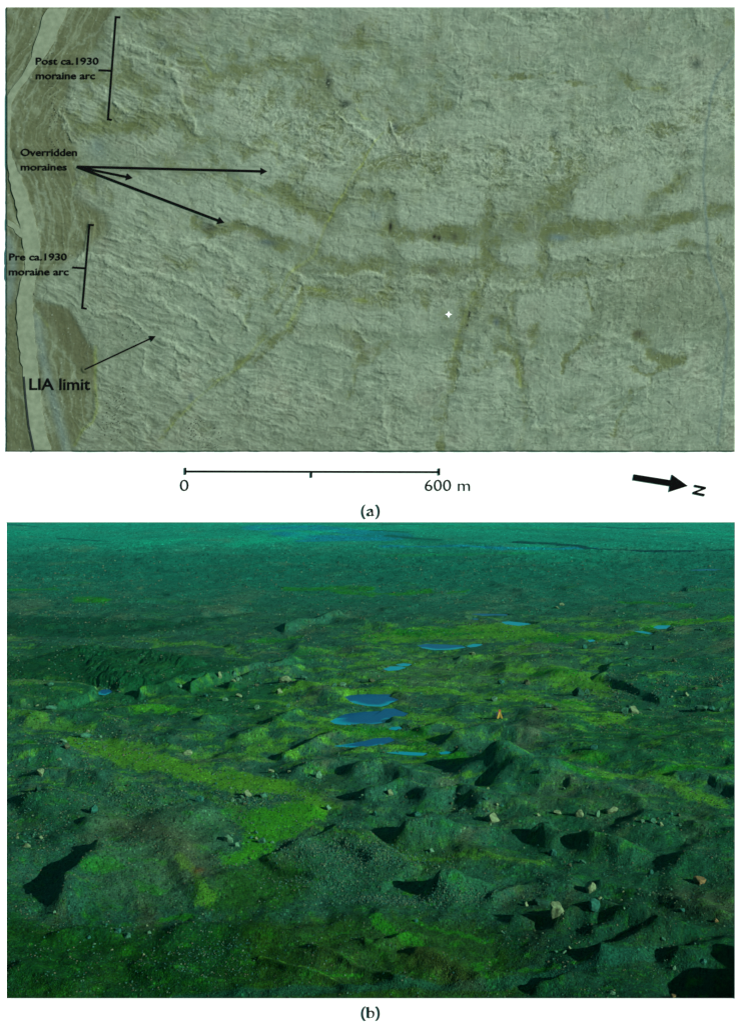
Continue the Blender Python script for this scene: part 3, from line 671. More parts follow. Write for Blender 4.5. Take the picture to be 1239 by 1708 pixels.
# level blocks with a steep edge: (outline, height px, softness px)
BLOCKS = [
 ([(-300, 980), (200, 990), (420, 1018), (330, 1036), (200, 1048), (60, 1050), (-300, 1040)], 6, 7),
 ([(1003, 1128), (1012, 1116), (1052, 1104), (1240, 1104), (1500, 1110), (1500, 1185), (1226, 1180), (1100, 1168), (1040, 1150), (990, 1136)], 8, 6),
 ([(-200, 1140), (10, 1144), (90, 1145), (160, 1148), (158, 1160), (100, 1183), (40, 1175), (-200, 1180)], 12, 6),
 ([(-200, 1112), (40, 1110), (90, 1096), (150, 1092), (260, 1098), (330, 1104), (330, 1112), (290, 1120), (240, 1140), (200, 1150), (160, 1140), (-200, 1140)], 12, 16),
 ([(440, 1432), (530, 1392), (560, 1375), (600, 1385), (700, 1440), (640, 1480), (520, 1465), (470, 1450)], 7, 8),
]
HOLLOWS = [([(1150, 1625), (1230, 1640)], 50, 14), ([(60, 1480), (90, 1450)], 34, 12), ([(1140, 1640), (1210, 1650)], 42, 22), ([(620, 1385)] * 2, 30, 7), ([(1020, 1590), (1060, 1580)], 26, 8), ([(905, 1540)] * 2, 26, 7), ([(250, 1148), (180, 1155)], 20, 5), ([(400, 1130), (460, 1112)], 8, 3), ([(500, 1440), (450, 1460)], 30, 3), ([(570, 1325)] * 2, 20, 5)]

def height(X, Y):
    """ground height in metres at world X, Y"""
    X = np.asarray(X, float); Y = np.asarray(Y, float)
    D = np.maximum(Y, 66.0)
    px0 = CX + X / ASP * F / D
    py0 = CY + F * CH / D
    mpp = D / F                                  # metres per photo pixel, upright
    vis = sstep(64, 74, Y)
    near = 1 - sstep(600, 1100, Y)
    lv_ = F * np.log(np.maximum(py0 - CY, 1)) * .45
    jx = 16 * fbm(px0 / 70, lv_ / 70, 3, 301, .45); jy = 6 * fbm(px0 / 70 + 40, lv_ / 70, 3, 305, .45)
    px = px0 + jx; py = py0 + jy * np.clip((py0 - 870) / 300, .1, 1)
    h = np.zeros(px.shape)
    sq = 2.6
    for pts, w, hp in RIDGES:
        m = ridge_mask(px, py, pts, w, sq)
        h += 1.0 * hp * mpp * m
    for pts, w, hp in HOLLOWS:
        h -= hp * mpp * line_mask(px, py, pts, w, sq)
    for poly, hp, soft in BLOCKS:
        h += hp * mpp * poly_mask(px, py, poly, soft, 2.2)
    # free undulation, finer octaves dropping out with distance
    rowm = D * D / (F * CH) * 0.9
    amp = 0.55 * (1 - .55 * sstep(300, 900, Y))
    for wl, a, sd, rd in [(90, .9, 401, 0), (42, .8, 402, 0), (21, .85, 403, 1), (10.5, .5, 404, 0), (5.2, .2, 405, 1), (2.6, .11, 406, 0), (1.3, .07, 407, 0), (.65, .045, 408, 0)]:
        f = 1 - sstep(wl * .22, wl * .6, rowm)
        if np.max(f) <= 0: continue
        # rotate so crests run obliquely
        U = (X * .83 + Y * .56) / wl; V = (-X * .56 + Y * .83) / (wl * 1.5)
        nn = noise(U, V, sd)
        if rd: nn = .8 - 2 * np.sqrt(nn * nn + .03)
        h += amp * a * nn * f * (1.0 + (1 - near) * (2.2 if wl > 30 else 2.6))
    # self-similar hummocks and grit
    ux = px0 + .35 * lv_; 
    rough = (.35 + .65 * sstep(-.3, .3, fbm(px0 / 130, lv_ / 90, 3, 321))) * (.5 + .5 * sstep(1080, 1300, py0))
    h += mpp * rough * sstep(874, 900, py0) * (13 * sstep(980, 1120, py0) * (1 - .5 * sstep(1560, 1700, py0)) * fbm(ux / 96, lv_ / 52, 2, 331, .36) + 6 * sstep(925, 960, py0) * (1 - sstep(1060, 1180, py0)) * fbm(ux / 85, lv_ / 26, 4, 333, .6) + 2.6 * fbm(ux / 60, lv_ / 34, 2, 337, .5, True) + 1.0 * fbm(ux / 19, lv_ / 11, 3, 341, .6) + .42 * fbm(ux / 5, lv_ / 3.5, 2, 351, .8))
    face = poly_mask(px, py, [(110, 1086), (160, 1084), (330, 1094), (310, 1114), (240, 1152), (165, 1152)], 10, 2)
    h += mpp * face * 4.5 * fbm((px0 + 1.5 * (py0 - 1100) + 1.5 * jx) / 17, py0 / 22, 4, 361, .65, True)
    # the far outwash plain is smooth; the belt in front of it is hummocky
    h += 3.0 * sstep(420, 700, Y) * (1 - sstep(1150, 1500, Y)) * np.maximum(fbm(X / 70 + Y / 300, Y / 85, 5, 501, .62, True), -.1)
    h *= 1 - .93 * sstep(1100, 1450, Y)
    # the mossy flats lie low and even
    fl_ = np.maximum(poly_mask(px0, py0, [(80, 1222), (150, 1234), (300, 1260), (480, 1300), (555, 1330), (530, 1375), (480, 1398), (400, 1436), (370, 1432), (400, 1390), (395, 1340), (300, 1300), (180, 1270)], 26, 2.0), .75 * poly_mask(px0, py0, [(620, 1075), (780, 1045), (900, 1050), (1060, 1050), (1060, 1066), (900, 1075), (780, 1085)], 20, 3))
    h = h * (1 - .82 * fl_) - .012 * D * 0 * fl_
    # ponds lie level
    lev = np.zeros(px.shape); wat = np.zeros(px.shape)
    for k, poly in PONDS.items():
        sc = 7 if poly[0][1] > 1100 else 4
        lev = np.maximum(lev, poly_mask(px0, py0, poly, sc * 2.4, 2.6))
        wat = np.maximum(wat, poly_mask(px0 + .5 * jx, py0 + .12 * jy, poly, 2.4, 2.0))
    lv = sstep(0.0, .5, lev)
    h = h * (1 - lv) + (-.02) * lv - .30 * wat + .0
    # look-out hill that carries the board, under the line of sight
    hill = 26.6 * (1 - sstep(0, 1, (Y - 23) / 40.0) * .0 - np.clip((Y - 23) / 39.0, 0, 1))
    hx = 1 - sstep(60, 180, np.abs(X))
    h = h * vis + hill * hx + (1 - vis) * .25 * fbm(X / 6, Y / 6, 3, 601)
    return h

us = np.concatenate([np.linspace(-2.4, -.46, 70)[:-1], np.linspace(-.46, -.372, 14)[:-1], np.linspace(-.372, .372, 1000), np.linspace(.372, .46, 14)[1:], np.linspace(.46, 2.4, 70)[1:]])
rows = np.concatenate([np.linspace(-70, 66, 70), F * CH / (np.linspace(1700, 871, 1150) - CY), np.geomspace(4000, 30000, 14)])
rows[70:] = np.maximum.accumulate(rows[70:])
rows[70] = max(rows[70], 66.5)
U, R = np.meshgrid(us, rows)
GX = U * np.maximum(R, 70.0); GY = R
GZ = height(GX, GY)

D = np.maximum(GY, 66.0)
mpp = D / F
PX0 = CX + GX / ASP * F / D; PY0 = CY + F * CH / D
NV = F * np.log(np.maximum(PY0 - CY, 1)) * .42
NX = PX0 + .25 * NV
def pf(sc, off, o, sd, g=.5): return fbm(NX / sc + off, NV / sc, o, sd, g)
wj = pf(34, 0, 5, 701, .6); wk = pf(34, 50, 5, 705, .6)
PX = PX0 + 20 * wj; PY = PY0 + 7.5 * wk * np.clip((PY0 - 870) / 200, .15, 1)
streaky = fbm(PX0 / 75 + 3, PY0 / 9, 5, 771, .6)
# --- ground colours (what grows or lies there, with some shade, dimness and haze painted in)
f1 = pf(60, 0, 5, 711, .6); f2 = pf(14, 9, 4, 721, .6); f3 = pf(3.4, 0, 3, 731, .7); f4 = pf(110, 3, 4, 741, .55)
gravel = np.array(srgb(26, 72, 56))
C = np.zeros(PX.shape + (3,)) + gravel
C = mixc(C, srgb(3, 74, 34), sstep(-.05, .5, f1 + .4 * f2) * .5)                       # thin moss
C = mixc(C, srgb(66, 84, 62), sstep(.05, .5, f4 + .4 * f2) * .6)                       # brownish grit
C = mixc(C, srgb(52, 70, 20), sstep(.2, .7, -f4 + .5 * f2) * sstep(1180, 1500, PY0) * .6)
fg = sstep(1380, 1660, PY0)  # foreground darkening: dark heath plus dim light painted into the ground colour
C = mixc(C, srgb(2, 48, 10), fg * sstep(-.35, .3, f1 + .5 * f2) * .85)
C = mixc(C, srgb(2, 44, 30), fg * sstep(-.0, .5, -f1 + .3 * f2) * .6)
C = mixc(C, srgb(36, 60, 18), fg * sstep(.1, .5, f2 * .6 + f4) * .5)
far = 1 - sstep(898, 960, PY)  # far teal brightening: pale outwash with distance haze painted into the colour
C = mixc(C, srgb(4, 122, 100), far * (.8 + .2 * f2))
C = mixc(C, srgb(8, 92, 74), sstep(925, 935, PY0) * (1 - sstep(960, 1060, PY0)) * .7)  # haze painted into the belt in front as well
C = mixc(C, srgb(4, 78, 66), sstep(915, 930, PY0) * (1 - sstep(945, 990, PY0)) * .6 * sstep(-.3, .3, f2))
wl_ = pf(130, 8, 3, 801); wl2_ = pf(130, 88, 3, 805)
for pl, col, k in [
    ([(-60, 1520), (200, 1560), (420, 1540), (520, 1600), (420, 1720), (-60, 1720)], srgb(3, 50, 6), .8), ([(400, 1540), (600, 1520), (820, 1540), (900, 1650), (700, 1680), (420, 1680)], srgb(22, 58, 6), .75),
    ([(850, 1500), (1300, 1480), (1300, 1720), (900, 1700)], srgb(3, 42, 26), .7), ([(120, 1350), (250, 1325), (370, 1370), (350, 1450), (300, 1520), (180, 1500), (140, 1420)], srgb(42, 84, 58), .7),
    ([(460, 1400), (560, 1385), (820, 1440), (820, 1515), (560, 1500), (470, 1450)], srgb(24, 76, 52), .75), ([(840, 1330), (1300, 1340), (1300, 1500), (860, 1480)], srgb(10, 62, 38), .6),
    ([(1010, 1104), (1300, 1108), (1300, 1178), (1020, 1160)], srgb(10, 72, 52), .8), ([(590, 1100), (760, 1095), (960, 1110), (930, 1135), (640, 1148)], srgb(50, 90, 54), .6), ([(920, 1180), (1300, 1180), (1300, 1300), (950, 1290)], srgb(5, 66, 32), .6),
    ([(10, 1080), (300, 1100), (500, 1150), (500, 1220), (10, 1180)], srgb(8, 70, 32), .6), ([(400, 1420), (500, 1440), (510, 1490), (400, 1530), (350, 1490)], srgb(20, 66, 10), .8), ([(480, 1300), (560, 1310), (560, 1400), (520, 1380)], srgb(34, 66, 22), .5), ([(560, 1390), (800, 1420), (900, 1440), (700, 1445)], srgb(34, 74, 12), .6),
    ([(760, 1270), (900, 1262), (960, 1300), (920, 1330), (780, 1330)], srgb(20, 78, 56), .6), ([(10, 1330), (130, 1330), (140, 1400), (10, 1420)], srgb(10, 56, 36), .6)]:
    C = mixc(C, col, sstep(.1, .9, poly_mask(PX + 50 * wl_, PY + 22 * wl2_, pl, 60, 2) + .25 * f2) * k)
st2 = fbm(PX0 / 50 + .02 * PY0, PY0 / 6.5, 4, 785, .6)
MOSS = []
def moss(m, col, k=1.0, lo=.25, hi=.85):
    global C
    mm = sstep(lo, hi, m + .5 * f2 + .28 * f3 + .5 * f1) * (m > .02) * sstep(0, .25, m) * k * np.clip(.95 + .45 * st2, .45, 1.05)
    C = mixc(C, col, mm)
BR = srgb(58, 120, 26); YG = srgb(54, 114, 28); VG = srgb(38, 116, 18); DG = srgb(20, 98, 12)
moss(poly_mask(PX + 22 * wl_, PY + 14 * wl2_, [(95, 1228), (150, 1236), (200, 1240), (300, 1262), (400, 1284), (475, 1300), (480, 1326), (420, 1328), (350, 1312), (280, 1292), (200, 1277), (130, 1258)], 30, 2), BR, .95)
moss(poly_mask(PX + 22 * wl_, PY + 10 * wl2_, [(552, 1336), (525, 1378), (485, 1397), (445, 1418), (410, 1432), (372, 1442), (365, 1430), (400, 1405), (398, 1352), (440, 1342), (500, 1336)], 22, 2), VG, 1)
moss(poly_mask(PX, PY, [(205, 1184), (240, 1177), (290, 1177), (320, 1184), (290, 1190), (230, 1190)], 16, 2.5), VG, .9)
for pts, w, col, k in [
    ([(430, 1296), (490, 1318), (545, 1340)], 16, BR, .75), ([(120, 1232), (300, 1250), (420, 1262)], 10, BR, .6), ([(330, 1320), (400, 1345)], 10, BR, .5),
    ([(460, 1160), (540, 1154), (640, 1152), (760, 1153), (860, 1162), (900, 1166)], 9, YG, .9), ([(900, 1166), (960, 1178), (1020, 1190), (1035, 1205)], 10, YG, .8), ([(480, 1216), (540, 1214), (560, 1222)], 12, BR, .7),
    ([(690, 1195), (740, 1205), (760, 1212)], 14, YG, .8), ([(700, 1232), (680, 1250), (760, 1262)], 16, DG, .9), ([(420, 1250), (460, 1246), (500, 1262)], 14, YG, .8), ([(380, 1242), (440, 1232)], 9, YG, .6), ([(560, 1222), (700, 1225)], 14, DG, .9),
    ([(620, 1062), (700, 1060), (780, 1052), (860, 1060), (920, 1064)], 18, DG, .95), ([(640, 1066), (760, 1064), (900, 1058)], 9, YG, .8), ([(780, 1048), (880, 1050)], 12, YG, .7), ([(920, 1068), (1040, 1062), (1080, 1050), (1140, 1040), (1226, 1034)], 8, DG, .95), ([(1060, 1044), (1226, 1036)], 5, YG, .7),
    ([(600, 1104), (690, 1102), (720, 1100)], 8, YG, .7), ([(930, 1132), (980, 1138), (1010, 1150)], 15, YG, .85), ([(890, 1128), (960, 1128)], 9, DG, .9), ([(960, 1198), (1010, 1210)], 10, YG, .7), ([(1000, 1300), (1090, 1302), (1130, 1318), (1200, 1345)], 15, BR, .75), ([(1090, 1300), (1140, 1288), (1226, 1284)], 11, DG, .9), ([(1085, 1228), (1110, 1222)], 10, DG, .7),
    ([(305, 1440), (325, 1468), (338, 1492), (345, 1510)], 11, YG, .8), ([(280, 1530), (310, 1528)], 10, DG, .9), ([(435, 1602), (475, 1608), (520, 1624), (565, 1638)], 5, YG, .7), ([(520, 1626), (600, 1624)], 5, DG, .8), ([(620, 1530), (640, 1545), (700, 1572)], 11, DG, .8), ([(690, 1535), (740, 1545), (820, 1560)], 9, DG, .7), ([(790, 1600), (820, 1640)], 10, DG, .8), ([(680, 1480), (720, 1498)], 9, DG, .9), ([(860, 1612), (930, 1610)], 8, DG, .6),
    ([(15, 1148), (90, 1146), (158, 1150)], 10, srgb(58, 98, 56), .9), ([(10, 1196), (70, 1198)], 12, YG, .6), ([(60, 1208), (150, 1216)], 12, YG, .6), ([(260, 1075), (330, 1072), (380, 1078), (390, 1090)], 8, YG, .6), ([(130, 1008), (170, 1009)], 10, DG, .9), ([(20, 990), (90, 985)], 8, DG, .8), ([(470, 985), (560, 984), (620, 985)], 6, DG, .9), ([(560, 990), (650, 992), (720, 988)], 5, DG, .9), ([(750, 990), (770, 988)], 6, DG, .9),
    ([(1040, 1005), (1100, 1008), (1160, 1014)], 5, DG, .8), ([(1150, 985), (1226, 988)], 5, DG, .6), ([(370, 1290), (420, 1292)], 9, YG, .5), ([(10, 1245), (60, 1235)], 9, DG, .9), ([(250, 1300), (200, 1310)], 9, YG, .4), ([(80, 1320), (90, 1330)], 7, YG, .8), ([(380, 1350), (400, 1370)], 10, VG, .5), ([(140, 1460), (200, 1455)], 12, DG, .6), ([(230, 1480), (260, 1488)], 10, DG, .6), ([(160, 1545), (210, 1540)], 10, DG, .6), ([(940, 1300), (1010, 1312)], 12, DG, .8), ([(945, 1266), (1000, 1274)], 10, DG, .7),
    ([(500, 1370), (600, 1400), (700, 1430), (790, 1425)], 5, YG, .55), ([(700, 1428), (830, 1432), (900, 1438)], 6, YG, .5), ([(500, 1090), (560, 1085)], 8, DG, .5), ([(410, 1070), (500, 1062)], 6, DG, .8), ([(990, 1168), (900, 1170)], 6, DG, .9), ([(0, 1560), (200, 1580), (300, 1600)], 22, srgb(6, 52, 6), .6), ([(560, 1155), (580, 1155)], 9, YG, .8), ([(640, 930), (900, 925)], 4, srgb(4, 110, 50), .5), ([(700, 878), (1000, 884)], 4, srgb(4, 120, 60), .4)]:
    moss(line_mask(PX, PY, pts, w * 1.35, 2.3), col, k)
zone = sstep(1010, 1080, PY0) * (1 - sstep(1300, 1400, PY0))
C = mixc(C, YG, zone * sstep(.08, .5, streaky + .35 * f2 + .2 * f3) * .8)
valley = poly_mask(PX, PY, [(420, 1240), (470, 1150), (600, 1050), (820, 1030), (1100, 1030), (1000, 1110), (1010, 1160), (1060, 1230), (900, 1200), (780, 1230), (700, 1280), (520, 1260)], 30, 2.2)
C = mixc(C, YG, valley * sstep(-.12, .35, streaky + .4 * f2 + .25 * f3) * .75)
C = mixc(C, srgb(20, 84, 14), sstep(1050, 1150, PY0) * sstep(.05, .45, fbm(PX0 / 34 + 61, PY0 / 8, 5, 789, .65) + .3 * f3) * .5)
C = mixc(C, srgb(34, 96, 26), (1 - sstep(1000, 1060, PY0)) * sstep(925, 960, PY0) * sstep(.25, .6, fbm(PX0 / 90 + 61, PY0 / 5, 4, 793, .6)) * .6)
C = mixc(C, DG, sstep(1180, 1300, PY0) * sstep(.15, .55, fbm(PX0 / 60 + 31, PY0 / 16, 5, 775, .6) + .3 * f2) * .55)
C = mixc(C, srgb(70, 92, 60), (1 - fg) * sstep(.2, .7, fbm(PX0 / 90 + 11, PY0 / 14, 5, 779, .6) + .3 * f2) * .45)

# track across the foreground
trk = np.clip(line_mask(PX0 + 5 * wj, PY0 + 1.5 * wk, [(300, 1668), (420, 1662), (560, 1652), (700, 1644), (830, 1641), (900, 1628), (1000, 1612), (1100, 1590)], 15, 1.9) * 1.5, 0, 1)
C = mixc(C, srgb(12, 64, 50), sstep(.3, .9, trk + .3 * f2) * .6)
# orange lichen patch
C = mixc(C, srgb(90, 62, 20), line_mask(PX, PY, [(322, 1460), (334, 1456)], 7, 1.6) * .7)
C = mixc(C, srgb(60, 62, 44), line_mask(PX, PY, [(220, 1385), (300, 1410), (330, 1460)], 40, 2) * .45)
C = mixc(C, srgb(62, 70, 46), line_mask(PX, PY, [(1140, 1500), (1226, 1520)], 40, 2) * .3)
C = mixc(C, srgb(60, 66, 40), line_mask(PX, PY, [(700, 1590), (780, 1640)], 24, 2) * .3)
# far river bars and channels on the outwash plain
rv = np.maximum.reduce([line_mask(PX0 + 12 * wj, PY0 + 1.2 * wk, p, w, 6) for p, w in [
    ([(430, 880), (520, 880), (600, 888), (660, 893), (640, 899), (520, 896), (480, 890)], 26), ([(500, 903), (600, 901), (680, 896)], 12), ([(640, 915), (760, 913), (860, 917), (990, 917)], 10)]])
C = mixc(C, srgb(2, 104, 128), sstep(.15, .6, rv + .3 * f3) * .9)
dk = np.maximum.reduce([line_mask(PX0 + 10 * wj, PY0 + .8 * wk, p, w, 6) for p, w in [
    ([(620, 885), (680, 887)], 4), ([(650, 894), (700, 899), (730, 901)], 10), ([(860, 905), (900, 907), (950, 911), (990, 919)], 10), ([(990, 919), (1100, 922), (1220, 921)], 7), ([(980, 878), (1060, 882), (1120, 880)], 4), ([(10, 875), (60, 878)], 6), ([(100, 898), (180, 904)], 5), ([(780, 910), (830, 909)], 4), ([(630, 874), (760, 876)], 3)]])
C = mixc(C, srgb(0, 40, 48), sstep(.2, .6, dk + .2 * f3) * .95)
streak = fbm(GX / 260, GY / 900, 5, 751, .6) + .6 * fbm(GX / 60, GY / 400, 3, 757)
C = mixc(C, srgb(2, 150, 112), far * sstep(.05, .5, streak) * .5)
C = mixc(C, srgb(2, 84, 70), far * sstep(.05, .5, -streak) * .5)
C = mixc(C, srgb(2, 54, 34), sstep(.3, .8, poly_mask(PX, PY, [(-200, 1030), (60, 1034), (300, 1038), (430, 1022), (300, 1052), (150, 1064), (-200, 1058)], 14, 3) + .4 * f3) * .8)  # crest shadow along the far left bank, painted as a dark band
C = mixc(C, srgb(2, 46, 22), poly_mask(PX, PY, [(-200, 1112), (60, 1098), (150, 1084), (340, 1094), (320, 1120), (250, 1152), (160, 1146), (-200, 1136)], 14, 2) * .7)  # shaded left bank, its shade painted as a darker ground colour
# shade on the left cut bank's face, painted into its rubble colour
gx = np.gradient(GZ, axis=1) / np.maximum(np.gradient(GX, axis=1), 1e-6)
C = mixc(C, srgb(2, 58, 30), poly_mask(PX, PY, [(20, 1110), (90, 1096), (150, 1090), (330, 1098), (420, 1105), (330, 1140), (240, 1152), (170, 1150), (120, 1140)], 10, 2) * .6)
# grit speckle: single stones lighter or darker than the soil between them
sp = _hash(np.floor(PX0 / 2.0).astype(int), np.floor(NV / 3.0).astype(int), 17)
stony = sstep(-.25, .45, pf(45, 5, 4, 761))
rw = _hash(np.round(PX0 * 1.2).astype(int), np.round(PY0 * 1.4).astype(int), 91) - .5
lum = 1 + .42 * f3 + .36 * f2 + .36 * rw + np.where(sp > .95, 1.3, 0) * stony - np.where(sp < .10, .5, 0)
C = C * np.clip(lum, .15, 3)[..., None]
C = C * np.array((.80, .82, .74))

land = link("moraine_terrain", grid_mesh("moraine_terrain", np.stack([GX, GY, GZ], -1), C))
tag(land, kind="structure")
lm, lnt, lb = mat_new("moraine_ground", (.05, .1, .05), .95, .03)
at = lnt.nodes.new("ShaderNodeAttribute"); at.attribute_name = "col"
tc = lnt.nodes.new("ShaderNodeTexCoord")
def ntex(scale, detail, kind="ShaderNodeTexNoise"):
    n_ = lnt.nodes.new(kind); n_.inputs["Scale"].default_value = scale
    if kind == "ShaderNodeTexNoise": n_.inputs["Detail"].default_value = detail
    lnt.links.new(tc.outputs["Object"], n_.inputs["Vector"]); return n_
na = ntex(4.5, 6); nb = ntex(1.1, 5); vo = ntex(7.0, 0, "ShaderNodeTexVoronoi")
mr = lnt.nodes.new("ShaderNodeMapRange"); mr.inputs[1].default_value = .3; mr.inputs[2].default_value = .7; mr.inputs[3].default_value = .55; mr.inputs[4].default_value = 1.5
lnt.links.new(na.outputs["Fac"], mr.inputs[0])
mx = lnt.nodes.new("ShaderNodeMix"); mx.data_type = 'RGBA'; mx.blend_type = 'MULTIPLY'; mx.inputs[0].default_value = 1
lnt.links.new(at.outputs["Color"], mx.inputs[6]); lnt.links.new(mr.outputs[0], mx.inputs[7])
lnt.links.new(mx.outputs[2], lb.inputs["Base Color"])
ad = lnt.nodes.new("ShaderNodeMath"); ad.operation = 'ADD'
lnt.links.new(nb.outputs["Fac"], ad.inputs[0]); lnt.links.new(vo.outputs["Distance"], ad.inputs[1])
bp = lnt.nodes.new("ShaderNodeBump"); bp.inputs["Strength"].default_value = .5; bp.inputs["Distance"].default_value = .12
lnt.links.new(ad.outputs[0], bp.inputs["Height"]); lnt.links.new(bp.outputs[0], lb.inputs["Normal"])
land.data.materials.append(lm)

# --- find the ground under a photo position by walking the sight line
def ground_at(px, py):
    px = np.atleast_1d(np.asarray(px, float)); py = np.atleast_1d(np.asarray(py, float))
    dmax = F * CH / (py - CY)
    fr = np.linspace(.72, 1.12, 130)
    dd = dmax[:, None] * fr[None, :]
    z = CH - (py - CY)[:, None] / F * dd
    x = (px - CX)[:, None] * ASP / F * dd
    g = height(x, dd)
    below = z <= g
    idx = np.where(below.any(1), below.argmax(1), len(fr) - 1)
    i0 = np.maximum(idx - 1, 0); r = np.arange(len(px))
    a = z[r, i0] - g[r, i0]; b = g[r, idx] - z[r, idx]
    t = np.clip(a / (a + b + 1e-9), 0, 1)
    d = dd[r, i0] * (1 - t) + dd[r, idx] * t
    xx = (px - CX) * ASP / F * d
    return xx, d, height(xx, d)

# ------------------------------------------------------------------ water
wm, wn, wbs = mat_new("pond_water", (0.0, .045, .13), .3, .10)
wz = wn.nodes.new("ShaderNodeTexNoise"); wz.inputs["Scale"].default_value = 2.2; wz.inputs["Detail"].default_value = 4
wtc = wn.nodes.new("ShaderNodeTexCoord"); wn.links.new(wtc.outputs["Object"], wz.inputs["Vector"])
wbp = wn.nodes.new("ShaderNodeBump"); wbp.inputs["Strength"].default_value = .25; wbp.inputs["Distance"].default_value = .1
wn.links.new(wz.outputs["Fac"], wbp.inputs["Height"]); wn.links.new(wbp.outputs[0], wbs.inputs["Normal"])
wa = wn.nodes.new("ShaderNodeAttribute"); wa.attribute_name = "col"
wn.links.new(wa.outputs["Color"], wbs.inputs["Base Color"])
DEEP = np.array((0.0003, .045, .120)); SHAL = np.array((0.0003, .20, .25))
for k, poly in PONDS.items():
    cx = sum(p[0] for p in poly) / len(poly); cy = sum(p[1] for p in poly) / len(poly)
    rim = []
    for (x0, y0), (x1, y1) in zip(poly, poly[1:] + poly[:1]):
        for q in range(6):
            f = q / 6; xx_ = x0 + (x1 - x0) * f; yy_ = y0 + (y1 - y0) * f
            rim.append((xx_, yy_))
    v, cc, fcs = [], [], []
    n_ = len(rim); rings = [1.12, 1.0, .86, .6, 0.3]
    for s in rings:
        for x, y in rim:
            X_, Y_ = to_world(cx + (x - cx) * s, cy + (y - cy) * s)
            v.append((X_, Y_, -0.13)); 
            small = k in ('p4', 'p5', 'p6', 'p8', 'p9', 'p10', 'p11', 'p15', 'p16', 'p14', 'p13')
            near_edge = (y > cy + 1 and s > .8)
            cc.append(SHAL if small or near_edge else DEEP)
    X_, Y_ = to_world(cx, cy); v.append((X_, Y_, -.13)); cc.append(DEEP if not small else SHAL)
    for r_ in range(len(rings) - 1):
        for i in range(n_):
            j = (i + 1) % n_
            fcs.append((r_ * n_ + i, r_ * n_ + j, (r_ + 1) * n_ + j, (r_ + 1) * n_ + i))
    b0 = (len(rings) - 1) * n_
    for i in range(n_): fcs.append((b0 + i, b0 + (i + 1) % n_, len(v) - 1))
    o = pydata("pond", v, fcs, wm)
    a = o.data.color_attributes.new("col", 'FLOAT_COLOR', 'POINT')
    arr = np.ones((len(v), 4), np.float32); arr[:, :3] = np.array(cc); a.data.foreach_set("color", arr.reshape(-1))
    tag(o, kind="structure")

# ------------------------------------------------------------------ boulders
rng = np.random.default_rng(5)
import bmesh
def rock_mesh(name, seed, sub=3, sharp=1.0, stretch=(1, 1, 1)):
    bm = bmesh.new()
    bmesh.ops.create_icosphere(bm, subdivisions=sub, radius=1)
    r = np.random.default_rng(seed)
    planes = [(Vector(r.normal(size=3)).normalized(), r.uniform(.5, .85)) for _ in range(13)]
    off = r.uniform(0, 50, 3)
    for v in bm.verts:
        p = v.co.copy()
        for n_, d in planes:
            e = p.dot(n_) - d
            if e > 0: p -= n_ * e * sharp
        q = np.array([[p.x * 2.3 + off[0], p.y * 2.3 + p.z * 1.7 + off[1]]])
        nz = float(noise(q[:, 0], q[:, 1], seed)[0]) * .09 + float(noise(q[:, 0] * 3, q[:, 1] * 3, seed + 5)[0]) * .035
        p *= 1 + nz
        v.co = Vector((p.x * stretch[0], p.y * stretch[1], p.z * stretch[2]))
    me = bpy.data.meshes.new(name)
    bm.to_mesh(me); bm.free()
    return me

def rock_mat(name, col):
    m, t_, b_ = mat_new(name, col, .9, .1)
    c_ = t_.nodes.new("ShaderNodeTexCoord"); n_ = t_.nodes.new("ShaderNodeTexNoise"); n_.inputs["Scale"].default_value = 2.6; n_.inputs["Detail"].default_value = 7
    r_ = t_.nodes.new("ShaderNodeValToRGB")
    r_.color_ramp.elements[0].position = .32; r_.color_ramp.elements[0].color = (*[v * .28 for v in col], 1)
    r_.color_ramp.elements[1].position = .62; r_.color_ramp.elements[1].color = (*[v * .72 for v in col], 1)
    t_.links.new(c_.outputs["Object"], n_.inputs["Vector"]); t_.links.new(n_.outputs["Fac"], r_.inputs[0]); t_.links.new(r_.outputs[0], b_.inputs["Base Color"])
    bu = t_.nodes.new("ShaderNodeBump"); bu.inputs["Strength"].default_value = .5; bu.inputs["Distance"].default_value = .1
    t_.links.new(n_.outputs["Fac"], bu.inputs["Height"]); t_.links.new(bu.outputs[0], b_.inputs["Normal"])
    return m
RM = {'warm': rock_mat("warm_grey_rock", srgb(92, 124, 84)), 'pale': rock_mat("pale_rock", srgb(72, 128, 92)), 'teal': rock_mat("teal_grey_rock", srgb(26, 96, 76)),
      'dark': rock_mat("dark_rock", srgb(16, 66, 46)), 'brown': rock_mat("brown_rock", srgb(56, 76, 50)), 'orange': rock_mat("orange_brown_rock", srgb(104, 98, 58)), 'grey': rock_mat("grey_rock", srgb(44, 104, 76))}
WORD = {'warm': 'buff grey', 'pale': 'pale grey', 'teal': 'teal grey', 'dark': 'dark', 'brown': 'brown', 'orange': 'orange brown', 'grey': 'grey'}
shapes = {}
for kcol in RM:
    shapes[kcol] = []
    for s in range(5):
        me = rock_mesh("boulder", 100 + s * 7 + len(kcol) * 31 + ord(kcol[0]), 3)
        me.materials.append(RM[kcol]); shapes[kcol].append(me)

